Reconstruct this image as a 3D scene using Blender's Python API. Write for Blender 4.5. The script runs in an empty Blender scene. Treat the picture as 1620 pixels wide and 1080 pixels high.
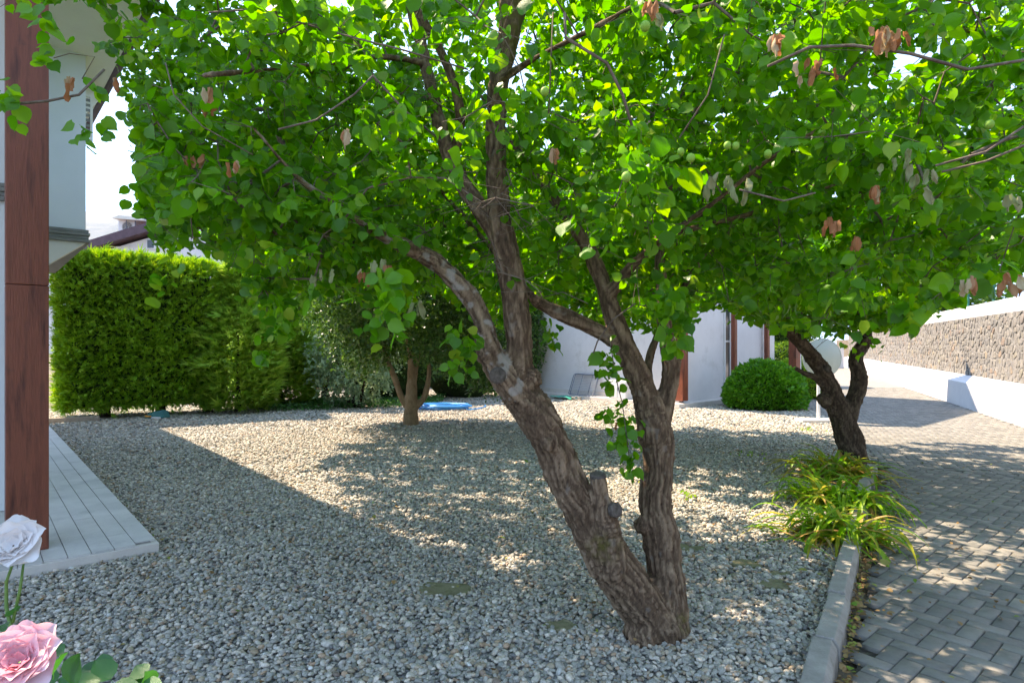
import bpy, bmesh, math, random
import numpy as np
from mathutils import Vector, Matrix, Quaternion

rng = np.random.default_rng(7)
random.seed(7)
scene = bpy.context.scene
C = scene.collection
PI = math.pi

# ------------------------------------------------------------------ camera, sky, sun
FPX, CH, HZ = 984.0, 1.65, 545.0          # focal length in photo pixels, eye height, horizon row
cam_d = bpy.data.cameras.new('camera'); cam = bpy.data.objects.new('camera', cam_d); C.objects.link(cam)
cam.location = (0, 0, CH); cam.rotation_euler = (PI/2, 0, 0)
cam_d.sensor_width = 36; cam_d.lens = FPX/1620*36; cam_d.shift_y = 5/1620
cam_d.clip_start = .05; cam_d.clip_end = 20000
scene.camera = cam

SUN_AZ = np.array([-.85, .52]); SUN_AZ /= np.linalg.norm(SUN_AZ)   # horizontal direction towards the sun
SUN_EL = math.radians(54)
sd = Vector((SUN_AZ[0]*math.cos(SUN_EL), SUN_AZ[1]*math.cos(SUN_EL), math.sin(SUN_EL)))
world = bpy.data.worlds.new('World'); scene.world = world; world.use_nodes = True
wn = world.node_tree.nodes; wl = world.node_tree.links
sky = wn.new('ShaderNodeTexSky'); sky.sky_type = 'NISHITA'; sky.sun_disc = False
sky.sun_elevation = SUN_EL
sky.sun_rotation = math.atan2(SUN_AZ[0], SUN_AZ[1])
sky.air_density = 1.0; sky.dust_density = 0; sky.ozone_density = 4.0; sky.altitude = 300
wtc = wn.new('ShaderNodeTexCoord'); wad = wn.new('ShaderNodeVectorMath'); wad.operation = 'ADD'; wad.inputs[1].default_value = (0, 0, .60)
wno = wn.new('ShaderNodeVectorMath'); wno.operation = 'NORMALIZE'; wl.new(wtc.outputs['Generated'], wad.inputs[0]); wl.new(wad.outputs[0], wno.inputs[0]); wl.new(wno.outputs[0], sky.inputs[0])
bg = wn['Background']; bg.inputs['Strength'].default_value = .15
wl.new(sky.outputs[0], bg.inputs[0])
sl = bpy.data.lights.new('sun', 'SUN'); sl.energy = 2.0; sl.angle = math.radians(.53); sl.color = (1, .96, 1.0)
so = bpy.data.objects.new('sun', sl); C.objects.link(so)
so.rotation_euler = sd.to_track_quat('Z', 'Y').to_euler()
scene.view_settings.view_transform = 'Standard'; scene.view_settings.look = 'None'
scene.view_settings.exposure = 2.78; scene.view_settings.use_white_balance = True; scene.view_settings.white_balance_temperature = 9800; scene.view_settings.white_balance_tint = 10; scene.view_settings.gamma = 1
scene.cycles.max_bounces = 10; scene.cycles.diffuse_bounces = 6; scene.cycles.transmission_bounces = 6
scene.cycles.use_denoising = True

# ------------------------------------------------------------------ helpers
def P(px, py, Y): return np.array([(px-810)/FPX*Y, Y, CH-(py-HZ)/FPX*Y])
def G(px, py, z=0.0):
    Y = (CH-z)*FPX/(py-HZ); return np.array([(px-810)/FPX*Y, Y, z])
def proj(p):
    p = np.atleast_2d(p); Y = np.maximum(p[:, 1], .01)
    return 810+p[:, 0]/Y*FPX, HZ-(p[:, 2]-CH)/Y*FPX
U = np.array([.756, .655, 0]); U /= np.linalg.norm(U)
V = np.array([-U[1], U[0], 0]); ZV = np.array([0, 0, 1.])

def tag(o, label=None, cat=None, group=None, kind=None):
    if label: o['label'] = label
    if cat: o['category'] = cat
    if group: o['group'] = group
    if kind: o['kind'] = kind
    return o
def empty(name, loc, label, cat, group=None):
    o = bpy.data.objects.new(name, None); o.location = Vector(loc); o.empty_display_size = .2
    C.objects.link(o); return tag(o, label, cat, group)
def link(name, me, parent=None, kind=None, M=None):
    o = bpy.data.objects.new(name, me); C.objects.link(o)
    if parent is not None:
        o.parent = parent
        inv = Matrix.Identity(4); q = parent
        off = q.location.copy() if q.type == 'EMPTY' else Vector((0, 0, 0))     # mesh parents stand at the world origin
        o.matrix_parent_inverse = Matrix.Translation(-off)
    if M is not None: o.matrix_basis = M
    if kind: o['kind'] = kind
    return o
def np_mesh(name, v, polys, mat, smooth=False, attrs=None):
    """polys: list of int arrays (M,k)"""
    me = bpy.data.meshes.new(name)
    v = np.asarray(v, dtype=np.float32)
    me.vertices.add(len(v)); me.vertices.foreach_set('co', v.ravel())
    polys = [np.asarray(p, dtype=np.int32) for p in polys if len(p)]
    loops = np.concatenate([p.ravel() for p in polys])
    sizes = np.concatenate([np.full(len(p), p.shape[1], np.int32) for p in polys])
    starts = np.concatenate([[0], np.cumsum(sizes)[:-1]]).astype(np.int32)
    me.loops.add(len(loops)); me.loops.foreach_set('vertex_index', loops)
    me.polygons.add(len(sizes)); me.polygons.foreach_set('loop_start', starts)
    me.polygons.foreach_set('loop_total', sizes)
    if smooth: me.polygons.foreach_set('use_smooth', np.ones(len(sizes), bool))
    if attrs:
        for k, a in attrs.items():
            at = me.attributes.new(k, 'FLOAT', 'POINT'); at.data.foreach_set('value', np.asarray(a, np.float32))
    me.update(); me.validate()
    if mat: me.materials.append(mat)
    return me

class MB:
    """collects simple solids into one mesh"""
    def __init__(s): s.v = []; s.f = []
    def add(s, vs, fs):
        b = len(s.v); s.v += [tuple(map(float, x)) for x in vs]; s.f += [tuple(b+i for i in f) for f in fs]
    def hexa(s, p):   # p: 8 points, 0-3 bottom ring, 4-7 top ring
        s.add(p, [(0, 3, 2, 1), (4, 5, 6, 7), (0, 1, 5, 4), (1, 2, 6, 5), (2, 3, 7, 6), (3, 0, 4, 7)])
    def box(s, o, a, b, c):   # corner and three edge vectors
        o, a, b, c = map(np.asarray, (o, a, b, c))
        s.hexa([o, o+a, o+a+b, o+b, o+c, o+a+c, o+a+b+c, o+b+c])
    def prism(s, pts, ext):   # polygon + extrusion
        n = len(pts); ext = np.asarray(ext)
        s.add([np.asarray(p) for p in pts]+[np.asarray(p)+ext for p in pts],
              [tuple(range(n-1, -1, -1)), tuple(range(n, 2*n))]+[(i, (i+1) % n, n+(i+1) % n, n+i) for i in range(n)])
    def tube(s, pts, r, n=8, cap=True):
        pts = [np.asarray(p, float) for p in pts]
        rr = r if hasattr(r, '__len__') else [r]*len(pts)
        up = np.array([0, 0, 1.]); rings = []
        t0 = pts[1]-pts[0]; t0 /= np.linalg.norm(t0)+1e-9
        a = np.cross(t0, up)
        if np.linalg.norm(a) < .1: a = np.cross(t0, [1, 0, 0])
        a /= np.linalg.norm(a)
        vs = []
        for i, p in enumerate(pts):
            t = pts[min(i+1, len(pts)-1)]-pts[max(i-1, 0)]; t /= np.linalg.norm(t)+1e-9
            a = a-t*(a@t); a /= np.linalg.norm(a)+1e-9; b = np.cross(t, a)
            for k in range(n):
                an = 2*PI*k/n; vs.append(p+rr[i]*(a*math.cos(an)+b*math.sin(an)))
        fs = []
        for i in range(len(pts)-1):
            for k in range(n):
                fs.append((i*n+k, i*n+(k+1) % n, (i+1)*n+(k+1) % n, (i+1)*n+k))
        if cap: fs += [tuple(range(n-1, -1, -1)), tuple((len(pts)-1)*n+k for k in range(n))]
        s.add(vs, fs)
    def mesh(s, name, mat, bevel=0, smooth=False, seg=2):
        me = bpy.data.meshes.new(name); me.from_pydata(s.v, [], s.f)
        bm = bmesh.new(); bm.from_mesh(me)
        bmesh.ops.recalc_face_normals(bm, faces=bm.faces)
        if bevel: bmesh.ops.bevel(bm, geom=[e for e in bm.edges if e.is_manifold and e.calc_face_angle(0) > .5], offset=bevel, segments=seg, affect='EDGES', profile=.6)
        bm.to_mesh(me); bm.free()
        if smooth: me.polygons.foreach_set('use_smooth', np.ones(len(me.polygons), bool))
        me.materials.append(mat); return me
    def obj(s, name, mat, parent=None, bevel=0, kind=None, smooth=False):
        return link(name, s.mesh(name, mat, bevel, smooth), parent, kind)

# value noise -------------------------------------------------------
def _h(i, j, k, s):
    n = (i*374761393+j*668265263+k*2147483647+s*1274126177) & 0xffffffff
    n = ((n ^ (n >> 13))*1274126177) & 0xffffffff
    n = ((n ^ (n >> 16))*2246822519) & 0xffffffff
    return (n & 0xffffff)/float(0xffffff)
def vnoise(p, seed=0):
    p = np.asarray(p, float); i = np.floor(p).astype(np.int64); f = p-i; f = f*f*(3-2*f)
    r = 0
    for a in (0, 1):
        for b in (0, 1):
            for c in (0, 1):
                w = (f[:, 0] if a else 1-f[:, 0])*(f[:, 1] if b else 1-f[:, 1])*(f[:, 2] if c else 1-f[:, 2])
                r = r+w*_h(i[:, 0]+a, i[:, 1]+b, i[:, 2]+c, seed)
    return r
def fbm(p, o=3, seed=0):
    r = 0; a = .5; t = 0
    for k in range(o): r = r+a*vnoise(np.asarray(p)*2**k, seed+k); t += a; a *= .5
    return r/t

# ------------------------------------------------------------------ materials
def newmat(name):
    m = bpy.data.materials.new(name); m.use_nodes = True
    nt = m.node_tree; b = nt.nodes['Principled BSDF']; return m, nt, nt.nodes, nt.links, b
def ramp(N, stops):
    r = N.new('ShaderNodeValToRGB'); e = r.color_ramp.elements
    while len(e) > 1: e.remove(e[0])
    e[0].position = stops[0][0]; e[0].color = (*stops[0][1], 1)
    for p, c in stops[1:]:
        q = e.new(p); q.color = (*c, 1)
    return r
def surf(name, c1, c2, scale=3, rough=.8, bump=.3, bscale=60, c3=None, stretch=None, dist=.01, spec=.3, dirt=None):
    m, nt, N, L, b = newmat(name)
    tc = N.new('ShaderNodeTexCoord'); mp = N.new('ShaderNodeMapping'); L.new(tc.outputs['Object'], mp.inputs[0])
    if stretch: mp.inputs['Scale'].default_value = stretch
    n = N.new('ShaderNodeTexNoise'); n.inputs['Scale'].default_value = scale; n.inputs['Detail'].default_value = 8; n.inputs['Roughness'].default_value = .65
    L.new(mp.outputs[0], n.inputs[0])
    st = [(.32, c1), (.68, c2)] if c3 is None else [(.3, c1), (.5, c2), (.72, c3)]
    r = ramp(N, st); L.new(n.outputs[0], r.inputs[0]); col = r.outputs[0]
    if dirt:
        n3 = N.new('ShaderNodeTexNoise'); n3.inputs['Scale'].default_value = dirt[1]; n3.inputs['Detail'].default_value = 10; n3.inputs['Roughness'].default_value = .7
        L.new(tc.outputs['Object'], n3.inputs[0])
        rr = N.new('ShaderNodeMapRange'); rr.inputs[1].default_value = dirt[2]; rr.inputs[2].default_value = dirt[2]+.12; rr.inputs[4].default_value = dirt[3]
        L.new(n3.outputs[0], rr.inputs[0])
        mx = N.new('ShaderNodeMix'); mx.data_type = 'RGBA'; L.new(rr.outputs[0], mx.inputs[0]); L.new(col, mx.inputs[6]); mx.inputs[7].default_value = (*dirt[0], 1); col = mx.outputs[2]
    L.new(col, b.inputs['Base Color'])
    b.inputs['Roughness'].default_value = rough; b.inputs['Specular IOR Level'].default_value = spec
    n2 = N.new('ShaderNodeTexNoise'); n2.inputs['Scale'].default_value = bscale; n2.inputs['Detail'].default_value = 6; L.new(mp.outputs[0], n2.inputs[0])
    bp = N.new('ShaderNodeBump'); bp.inputs['Strength'].default_value = bump; bp.inputs['Distance'].default_value = dist
    L.new(n2.outputs[0], bp.inputs['Height']); L.new(bp.outputs[0], b.inputs['Normal'])
    return m
def leafmat(name, cols, tcols, trans=.45, rough=.42, spec=.5, by='island', vein=False):
    m, nt, N, L, b = newmat(name)
    if by == 'island':
        g = N.new('ShaderNodeNewGeometry'); src = g.outputs['Random Per Island']
    else:
        g = N.new('ShaderNodeObjectInfo'); src = g.outputs['Random']
    r = ramp(N, cols); L.new(src, r.inputs[0]); r2 = ramp(N, tcols); L.new(src, r2.inputs[0])
    L.new(r.outputs[0], b.inputs['Base Color']); b.inputs['Roughness'].default_value = rough; b.inputs['Specular IOR Level'].default_value = spec
    tc = N.new('ShaderNodeTexCoord'); n2 = N.new('ShaderNodeTexNoise'); n2.inputs['Scale'].default_value = 90; L.new(tc.outputs['Object'], n2.inputs[0])
    bp = N.new('ShaderNodeBump'); bp.inputs['Strength'].default_value = .25; bp.inputs['Distance'].default_value = .004; L.new(n2.outputs[0], bp.inputs['Height']); L.new(bp.outputs[0], b.inputs['Normal'])
    t = N.new('ShaderNodeBsdfTranslucent'); L.new(r2.outputs[0], t.inputs[0])
    mx = N.new('ShaderNodeMixShader'); mx.inputs[0].default_value = trans
    L.new(b.outputs[0], mx.inputs[1]); L.new(t.outputs[0], mx.inputs[2]); L.new(mx.outputs[0], N['Material Output'].inputs[0])
    return m

M = {}
M['leaf'] = leafmat('apricot_leaf', [(0, (0.027, 0.120, 0.009)), (.5, (0.066, 0.224, 0.011)), (.85, (0.082, 0.275, 0.018)), (.97, (0.140, 0.327, 0.027)), (1, (0.296, 0.344, 0.045))],
                    [(0, (.09, .44, .01)), (.5, (.18, .60, .012)), (1, (.40, .76, .02))], .5, rough=.40, spec=.45)
M['leaf_obj'] = leafmat('apricot_leaf_single', [(0, (0.028, 0.120, 0.009)), (.5, (0.066, 0.224, 0.011)), (1, (0.094, 0.284, 0.018))],
                        [(0, (.09, .44, .01)), (.5, (.18, .60, .012)), (1, (.40, .76, .02))], .5, rough=.40, spec=.45, by='obj')
M['withered'] = leafmat('withered_leaf', [(0, (.36, .13, .05)), (.6, (.45, .19, .09)), (1, (.50, .42, .26))], [(0, (.4, .15, .05)), (1, (.5, .35, .15))], .25, .7, .2, by='obj')
M['pale_leaf'] = leafmat('pale_withered_leaf', [(0, (.22, .27, .11)), (1, (.34, .32, .17))], [(0, (.25, .28, .1)), (1, (.3, .28, .14))], .25, .7, .2, by='obj')
M['hedge'] = leafmat('cypress_foliage', [(0, (.13, .32, .025)), (.6, (.20, .46, .04)), (1, (.36, .56, .06))], [(0, (.16, .42, .01)), (1, (.50, .68, .03))], .35, .6, .25)
M['hedge2'] = leafmat('loose_cypress_foliage', [(0, (0.150, 0.345, 0.036)), (.6, (0.275, 0.506, 0.060)), (1, (0.450, 0.621, 0.108))], [(0, (0.200, 0.483, 0.036)), (1, (0.562, 0.747, 0.096))], .38, .6, .25)
M['carob'] = leafmat('dark_glossy_foliage', [(0, (.03, .09, .022)), (.6, (.06, .16, .04)), (1, (.14, .25, .06))], [(0, (.06, .2, .02)), (1, (.2, .4, .04))], .28, .35, .5)
M['silver'] = leafmat('silver_foliage', [(0, (.17, .30, .16)), (1, (.34, .46, .26))], [(0, (.15, .3, .1)), (1, (.3, .4, .2))], .3, .5, .4)
M['bush'] = leafmat('round_bush_foliage', [(0, (.02, .13, .008)), (.6, (.045, .22, .012)), (1, (.12, .34, .03))], [(0, (.07, .4, .01)), (1, (.2, .55, .03))], .35, .45, .4)
M['lime'] = leafmat('lime_bush_foliage', [(0, (.10, .24, .01)), (1, (.26, .42, .03))], [(0, (.2, .5, .02)), (1, (.4, .6, .05))], .4, .5, .3)
M['ivy'] = leafmat('ground_cover_foliage', [(0, (.02, .10, .02)), (1, (.07, .2, .05))], [(0, (.05, .3, .02)), (1, (.1, .4, .05))], .3, .4, .5)
M['far'] = leafmat('background_foliage', [(0, (.03, .09, .012)), (.6, (.07, .17, .02)), (1, (.13, .27, .03))], [(0, (.1, .3, .02)), (1, (.3, .5, .04))], .35, .5, .3)
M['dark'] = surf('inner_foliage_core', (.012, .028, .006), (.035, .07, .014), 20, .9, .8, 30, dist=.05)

def bark_mat(name, a, b_, c, lich=(.34, .31, .27)):
    m, nt, N, L, b = newmat(name)
    tc = N.new('ShaderNodeTexCoord'); mp = N.new('ShaderNodeMapping'); mp.inputs['Scale'].default_value = (1, 1, .28); L.new(tc.outputs['Object'], mp.inputs[0])
    n = N.new('ShaderNodeTexNoise'); n.inputs['Scale'].default_value = 38; n.inputs['Detail'].default_value = 9; n.inputs['Roughness'].default_value = .7; L.new(mp.outputs[0], n.inputs[0])
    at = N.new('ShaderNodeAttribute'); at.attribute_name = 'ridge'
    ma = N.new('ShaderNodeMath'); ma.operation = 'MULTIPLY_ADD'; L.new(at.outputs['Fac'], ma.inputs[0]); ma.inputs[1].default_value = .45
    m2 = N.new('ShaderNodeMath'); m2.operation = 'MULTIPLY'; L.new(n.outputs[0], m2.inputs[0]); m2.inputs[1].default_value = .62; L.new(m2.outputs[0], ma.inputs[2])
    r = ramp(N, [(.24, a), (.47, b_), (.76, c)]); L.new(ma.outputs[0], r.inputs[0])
    al = N.new('ShaderNodeAttribute'); al.attribute_name = 'lichen'
    mx = N.new('ShaderNodeMix'); mx.data_type = 'RGBA'; L.new(al.outputs['Fac'], mx.inputs[0]); L.new(r.outputs[0], mx.inputs[6]); mx.inputs[7].default_value = (*lich, 1)
    am = N.new('ShaderNodeAttribute'); am.attribute_name = 'moss'
    my = N.new('ShaderNodeMix'); my.data_type = 'RGBA'; L.new(am.outputs['Fac'], my.inputs[0]); L.new(mx.outputs[2], my.inputs[6]); my.inputs[7].default_value = (.10, .085, .02, 1)
    L.new(my.outputs[2], b.inputs['Base Color']); b.inputs['Roughness'].default_value = .9; b.inputs['Specular IOR Level'].default_value = .15
    bp = N.new('ShaderNodeBump'); bp.inputs['Strength'].default_value = .9; bp.inputs['Distance'].default_value = .006
    n2 = N.new('ShaderNodeTexNoise'); n2.inputs['Scale'].default_value = 110; n2.inputs['Detail'].default_value = 6; L.new(mp.outputs[0], n2.inputs[0])
    L.new(n2.outputs[0], bp.inputs['Height']); L.new(bp.outputs[0], b.inputs['Normal'])
    return m
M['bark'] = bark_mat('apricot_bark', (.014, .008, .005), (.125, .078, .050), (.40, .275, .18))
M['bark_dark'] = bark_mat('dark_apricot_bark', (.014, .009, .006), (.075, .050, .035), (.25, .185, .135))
M['bark_light'] = bark_mat('smooth_tan_bark', (.16, .10, .06), (.26, .17, .10), (.36, .26, .17))
M['twig'] = surf('twig_bark', (.09, .06, .045), (.22, .17, .13), 30, .85, .3, 200)
M['cutwood'] = surf('old_cut_wood', (.05, .04, .032), (.15, .12, .10), 40, .9, .5, 120)

def pebble_mat():
    m, nt, N, L, b = newmat('river_pebble')
    oi = N.new('ShaderNodeObjectInfo')
    r = ramp(N, [(0, (0.155, 0.160, 0.142)), (.12, (0.447, 0.411, 0.356)), (.24, (0.261, 0.269, 0.239)), (.36, (0.608, 0.548, 0.466)), (.46, (0.221, 0.232, 0.214)), (.56, (0.510, 0.470, 0.397)),
                 (.66, (0.315, 0.311, 0.276)), (.74, (0.746, 0.662, 0.555)), (.82, (0.458, 0.368, 0.271)), (.89, (0.272, 0.232, 0.164)), (.94, (0.528, 0.349, 0.234)), (.97, (0.108, 0.107, 0.102)), (1, (0.750, 0.750, 0.700))])
    L.new(oi.outputs['Random'], r.inputs[0])
    tc = N.new('ShaderNodeTexCoord'); n = N.new('ShaderNodeTexNoise'); n.inputs['Scale'].default_value = 2.5; n.inputs['Detail'].default_value = 5; L.new(tc.outputs['Object'], n.inputs[0])
    mx = N.new('ShaderNodeMix'); mx.data_type = 'RGBA'; mx.blend_type = 'MULTIPLY'; mx.inputs[0].default_value = .6
    rr = ramp(N, [(.3, (.62, .61, .58)), (.7, (1.15, 1.15, 1.15))]); L.new(n.outputs[0], rr.inputs[0]); L.new(r.outputs[0], mx.inputs[6]); L.new(rr.outputs[0], mx.inputs[7])
    L.new(mx.outputs[2], b.inputs['Base Color']); b.inputs['Roughness'].default_value = .62; b.inputs['Specular IOR Level'].default_value = .3
    return m
M['pebble'] = pebble_mat()
def gravel_base_mat():
    m, nt, N, L, b = newmat('gravel_bed_base')
    tc = N.new('ShaderNodeTexCoord'); v = N.new('ShaderNodeTexVoronoi'); v.inputs['Scale'].default_value = 34; L.new(tc.outputs['Object'], v.inputs[0])
    sx = N.new('ShaderNodeSeparateXYZ'); L.new(v.outputs['Color'], sx.inputs[0])
    r = ramp(N, [(0, (.14, .14, .13)), (.5, (.26, .26, .25)), (.8, (.36, .35, .33)), (1, (.5, .49, .47))]); L.new(sx.outputs[0], r.inputs[0])
    L.new(r.outputs[0], b.inputs['Base Color']); b.inputs['Roughness'].default_value = .9
    bp = N.new('ShaderNodeBump'); bp.inputs['Strength'].default_value = 1; bp.inputs['Distance'].default_value = .02; bp.invert = True
    L.new(v.outputs['Distance'], bp.inputs['Height']); L.new(bp.outputs[0], b.inputs['Normal']); return m
M['gravelbase'] = gravel_base_mat()
M['soil'] = surf('dry_soil', (.10, .075, .05), (.22, .18, .13), 4, .95, .6, 40, dist=.02)
M['litter_soil'] = surf('joint_sand', (.045, .04, .033), (.10, .085, .065), 30, .95, .5, 120)
def paver_mat():
    m, nt, N, L, b = newmat('concrete_paver')
    oi = N.new('ShaderNodeObjectInfo'); g = N.new('ShaderNodeNewGeometry')
    ad = N.new('ShaderNodeMath'); ad.operation = 'ADD'; L.new(oi.outputs['Random'], ad.inputs[0]); L.new(g.outputs['Random Per Island'], ad.inputs[1])
    fr = N.new('ShaderNodeMath'); fr.operation = 'FRACT'; L.new(ad.outputs[0], fr.inputs[0])
    r = ramp(N, [(0, (.16, .154, .138)), (.5, (.20, .19, .168)), (1, (.24, .226, .20))]); L.new(fr.outputs[0], r.inputs[0])
    n = N.new('ShaderNodeTexNoise'); n.inputs['Scale'].default_value = 6; n.inputs['Detail'].default_value = 10; n.inputs['Roughness'].default_value = .75; L.new(g.outputs['Position'], n.inputs[0])
    rr = ramp(N, [(.3, (.72, .71, .68)), (.5, (1, 1, 1)), (.75, (1.25, 1.23, 1.18))]); L.new(n.outputs[0], rr.inputs[0])
    mx = N.new('ShaderNodeMix'); mx.data_type = 'RGBA'; mx.blend_type = 'MULTIPLY'; mx.inputs[0].default_value = 1; L.new(r.outputs[0], mx.inputs[6]); L.new(rr.outputs[0], mx.inputs[7])
    L.new(mx.outputs[2], b.inputs['Base Color']); b.inputs['Roughness'].default_value = .85; b.inputs['Specular IOR Level'].default_value = .25
    n2 = N.new('ShaderNodeTexNoise'); n2.inputs['Scale'].default_value = 260; n2.inputs['Detail'].default_value = 3; L.new(g.outputs['Position'], n2.inputs[0])
    bp = N.new('ShaderNodeBump'); bp.inputs['Strength'].default_value = .4; bp.inputs['Distance'].default_value = .003; L.new(n2.outputs[0], bp.inputs['Height']); L.new(bp.outputs[0], b.inputs['Normal'])
    return m
M['paver'] = paver_mat()
M['kerb'] = surf('kerb_concrete', (.24, .225, .20), (.37, .35, .315), 7, .9, .5, 90, dirt=((.10, .095, .07), 5, .56, .6))
M['wallpaint'] = surf('white_wall_paint', (.64, .61, .60), (.72, .69, .68), 1.2, .85, .25, 60, dirt=((.42, .39, .35), 1.3, .55, .4))
M['baypaint'] = surf('pale_wall_paint', (.66, .70, .72), (.72, .75, .76), 1.0, .8, .12, 60)
M['whitebase'] = surf('white_masonry_paint', (.58, .58, .60), (.68, .68, .69), 1.2, .8, .2, 50, dirt=((.42, .40, .38), 1.7, .62, .4))
M['cream'] = surf('cream_soffit_paint', (.68, .65, .58), (.74, .71, .64), 1.2, .8, .1, 50)
M['cornice'] = surf('grey_cornice_paint', (.18, .18, .16), (.25, .245, .225), 5, .8, .2, 60)
M['wood'] = surf('varnished_brown_wood', (.075, .017, .008), (.24, .062, .030), 5, .5, .25, 30, c3=(.15, .036, .017), stretch=(3, 3, .35), spec=.45, dirt=((.035, .02, .016), 3.2, .58, .55))
M['slab'] = surf('terrace_edge_render', (.58, .53, .48), (.68, .62, .56), 4, .85, .3, 60, dirt=((.25, .22, .20), 6, .6, .5))
M['board'] = surf('terrace_tile', (.46, .45, .43), (.60, .58, .55), 2.5, .6, .15, 90, dirt=((.28, .28, .28), 2, .55, .5))
M['grout'] = surf('dark_grout', (.20, .19, .18), (.28, .27, .25), 20, .95, .2, 90)
M['stone'] = None
M['mortar'] = surf('wall_mortar', (.17, .165, .155), (.26, .25, .235), 12, .95, .9, 40, dist=.02)
def stone_mat():
    m, nt, N, L, b = newmat('rubble_stone')
    oi = N.new('ShaderNodeObjectInfo'); g = N.new('ShaderNodeNewGeometry')
    ad = N.new('ShaderNodeMath'); ad.operation = 'ADD'; L.new(oi.outputs['Random'], ad.inputs[0]); L.new(g.outputs['Random Per Island'], ad.inputs[1])
    fr = N.new('ShaderNodeMath'); fr.operation = 'FRACT'; L.new(ad.outputs[0], fr.inputs[0])
    r = ramp(N, [(0, (0.190, 0.181, 0.170)), (.2, (0.242, 0.227, 0.210)), (.4, (0.163, 0.157, 0.152)), (.6, (0.226, 0.209, 0.185)), (.78, (0.198, 0.187, 0.180)), (.86, (0.242, 0.180, 0.142)), (.93, (0.258, 0.234, 0.182)), (1, (0.175, 0.168, 0.162))]); L.new(fr.outputs[0], r.inputs[0])
    n = N.new('ShaderNodeTexNoise'); n.inputs['Scale'].default_value = 9; n.inputs['Detail'].default_value = 8; L.new(g.outputs['Position'], n.inputs[0])
    rr = ramp(N, [(.3, (.7, .7, .68)), (.75, (1.25, 1.22, 1.15))]); L.new(n.outputs[0], rr.inputs[0])
    mx = N.new('ShaderNodeMix'); mx.data_type = 'RGBA'; mx.blend_type = 'MULTIPLY'; mx.inputs[0].default_value = 1; L.new(r.outputs[0], mx.inputs[6]); L.new(rr.outputs[0], mx.inputs[7])
    L.new(mx.outputs[2], b.inputs['Base Color']); b.inputs['Roughness'].default_value = .9
    bp = N.new('ShaderNodeBump'); bp.inputs['Strength'].default_value = .8; bp.inputs['Distance'].default_value = .02
    n2 = N.new('ShaderNodeTexNoise'); n2.inputs['Scale'].default_value = 25; n2.inputs['Detail'].default_value = 6; L.new(g.outputs['Position'], n2.inputs[0]); L.new(n2.outputs[0], bp.inputs['Height']); L.new(bp.outputs[0], b.inputs['Normal'])
    return m
M['stone'] = stone_mat()
M['roof'] = surf('purple_brown_fascia', (.085, .050, .062), (.13, .08, .095), 4, .6, .2, 30)
M['glass'] = surf('dark_window_glass', (.03, .04, .05), (.07, .08, .09), 1, .12, 0, 10, spec=.6)
M['whitemetal'] = surf('white_coated_metal', (.66, .67, .67), (.74, .74, .74), 3, .45, .1, 60)
M['greymetal'] = surf('galvanised_steel', (.10, .13, .17), (.17, .20, .25), 10, .45, .2, 60)
M['dish'] = surf('pale_grey_dish', (.40, .46, .43), (.46, .51, .48), 2, .5, .1, 40)
M['copper'] = surf('tank_steel', (.25, .13, .11), (.36, .21, .18), 4, .35, .1, 20, spec=.6)
M['darktank'] = surf('dark_tank_cap', (.06, .03, .04), (.11, .06, .075), 4, .4, .1, 20)
M['blue'] = surf('blue_plastic', (.015, .22, .55), (.03, .33, .70), 10, .35, .1, 40, spec=.5)
M['teal'] = surf('teal_plastic', (.008, .12, .12), (.015, .18, .17), 10, .35, .1, 40, spec=.5)
M['mint'] = surf('mint_green_sheet', (.015, .30, .21), (.03, .38, .28), 10, .6, .5, 40)
M['orange'] = surf('orange_plastic', (.75, .25, .02), (.8, .3, .03), 10, .35, .1, 40)
M['plank'] = surf('weathered_plank', (.30, .23, .17), (.46, .38, .30), 8, .85, .3, 60, stretch=(1, 6, 6))
M['flat'] = surf('mossy_flat_stone', (.10, .10, .045), (.22, .20, .12), 9, .9, .6, 60, c3=(.16, .155, .075))
M['fence'] = surf('green_fence_paint', (.01, .14, .10), (.02, .18, .13), 10, .5, .1, 40)
M['mount'] = surf('distant_hillside', (.14, .15, .12), (.26, .25, .22), .004, .95, .8, .01, dist=20)
M['fruit'] = surf('unripe_apricot', (.14, .32, .03), (.24, .40, .06), 8, .6, .1, 60)
M['stem'] = surf('rose_stem', (.07, .16, .03), (.14, .24, .06), 20, .5, .1, 60)
def petal_mat(name, cols, t):
    m = leafmat(name, cols, t, .35, .55, .25, by='obj'); return m
M['pink'] = petal_mat('pink_petal', [(0, (.84, .60, .66)), (1, (.88, .72, .76))], [(0, (.8, .35, .4)), (1, (.9, .5, .55))])
M['white'] = petal_mat('white_petal', [(0, (.78, .76, .75)), (1, (.85, .82, .80))], [(0, (.8, .7, .65)), (1, (.9, .8, .75))])
M['rosecore'] = petal_mat('pink_petal_core', [(0, (.84, .44, .52)), (1, (.86, .56, .62))], [(0, (.8, .25, .3)), (1, (.9, .35, .4))])
M['roseleaf'] = leafmat('rose_leaf', [(0, (.012, .09, .02)), (1, (.035, .16, .04))], [(0, (.04, .25, .02)), (1, (.08, .35, .04))], .3, .35, .5, by='obj')
M['blade_g'] = leafmat('lily_blade_green', [(0, (.12, .28, .012)), (1, (.28, .44, .03))], [(0, (.15, .5, .02)), (1, (.3, .6, .05))], .4, .4, .4, by='obj')
M['blade_y'] = leafmat('lily_blade_yellow', [(0, (.30, .34, .03)), (1, (.50, .42, .05))], [(0, (.4, .45, .03)), (1, (.6, .5, .05))], .4, .5, .3, by='obj')
M['blade_o'] = leafmat('lily_blade_dry', [(0, (.46, .24, .05)), (1, (.55, .40, .20))], [(0, (.5, .25, .03)), (1, (.6, .4, .1))], .3, .7, .2, by='obj')
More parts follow.
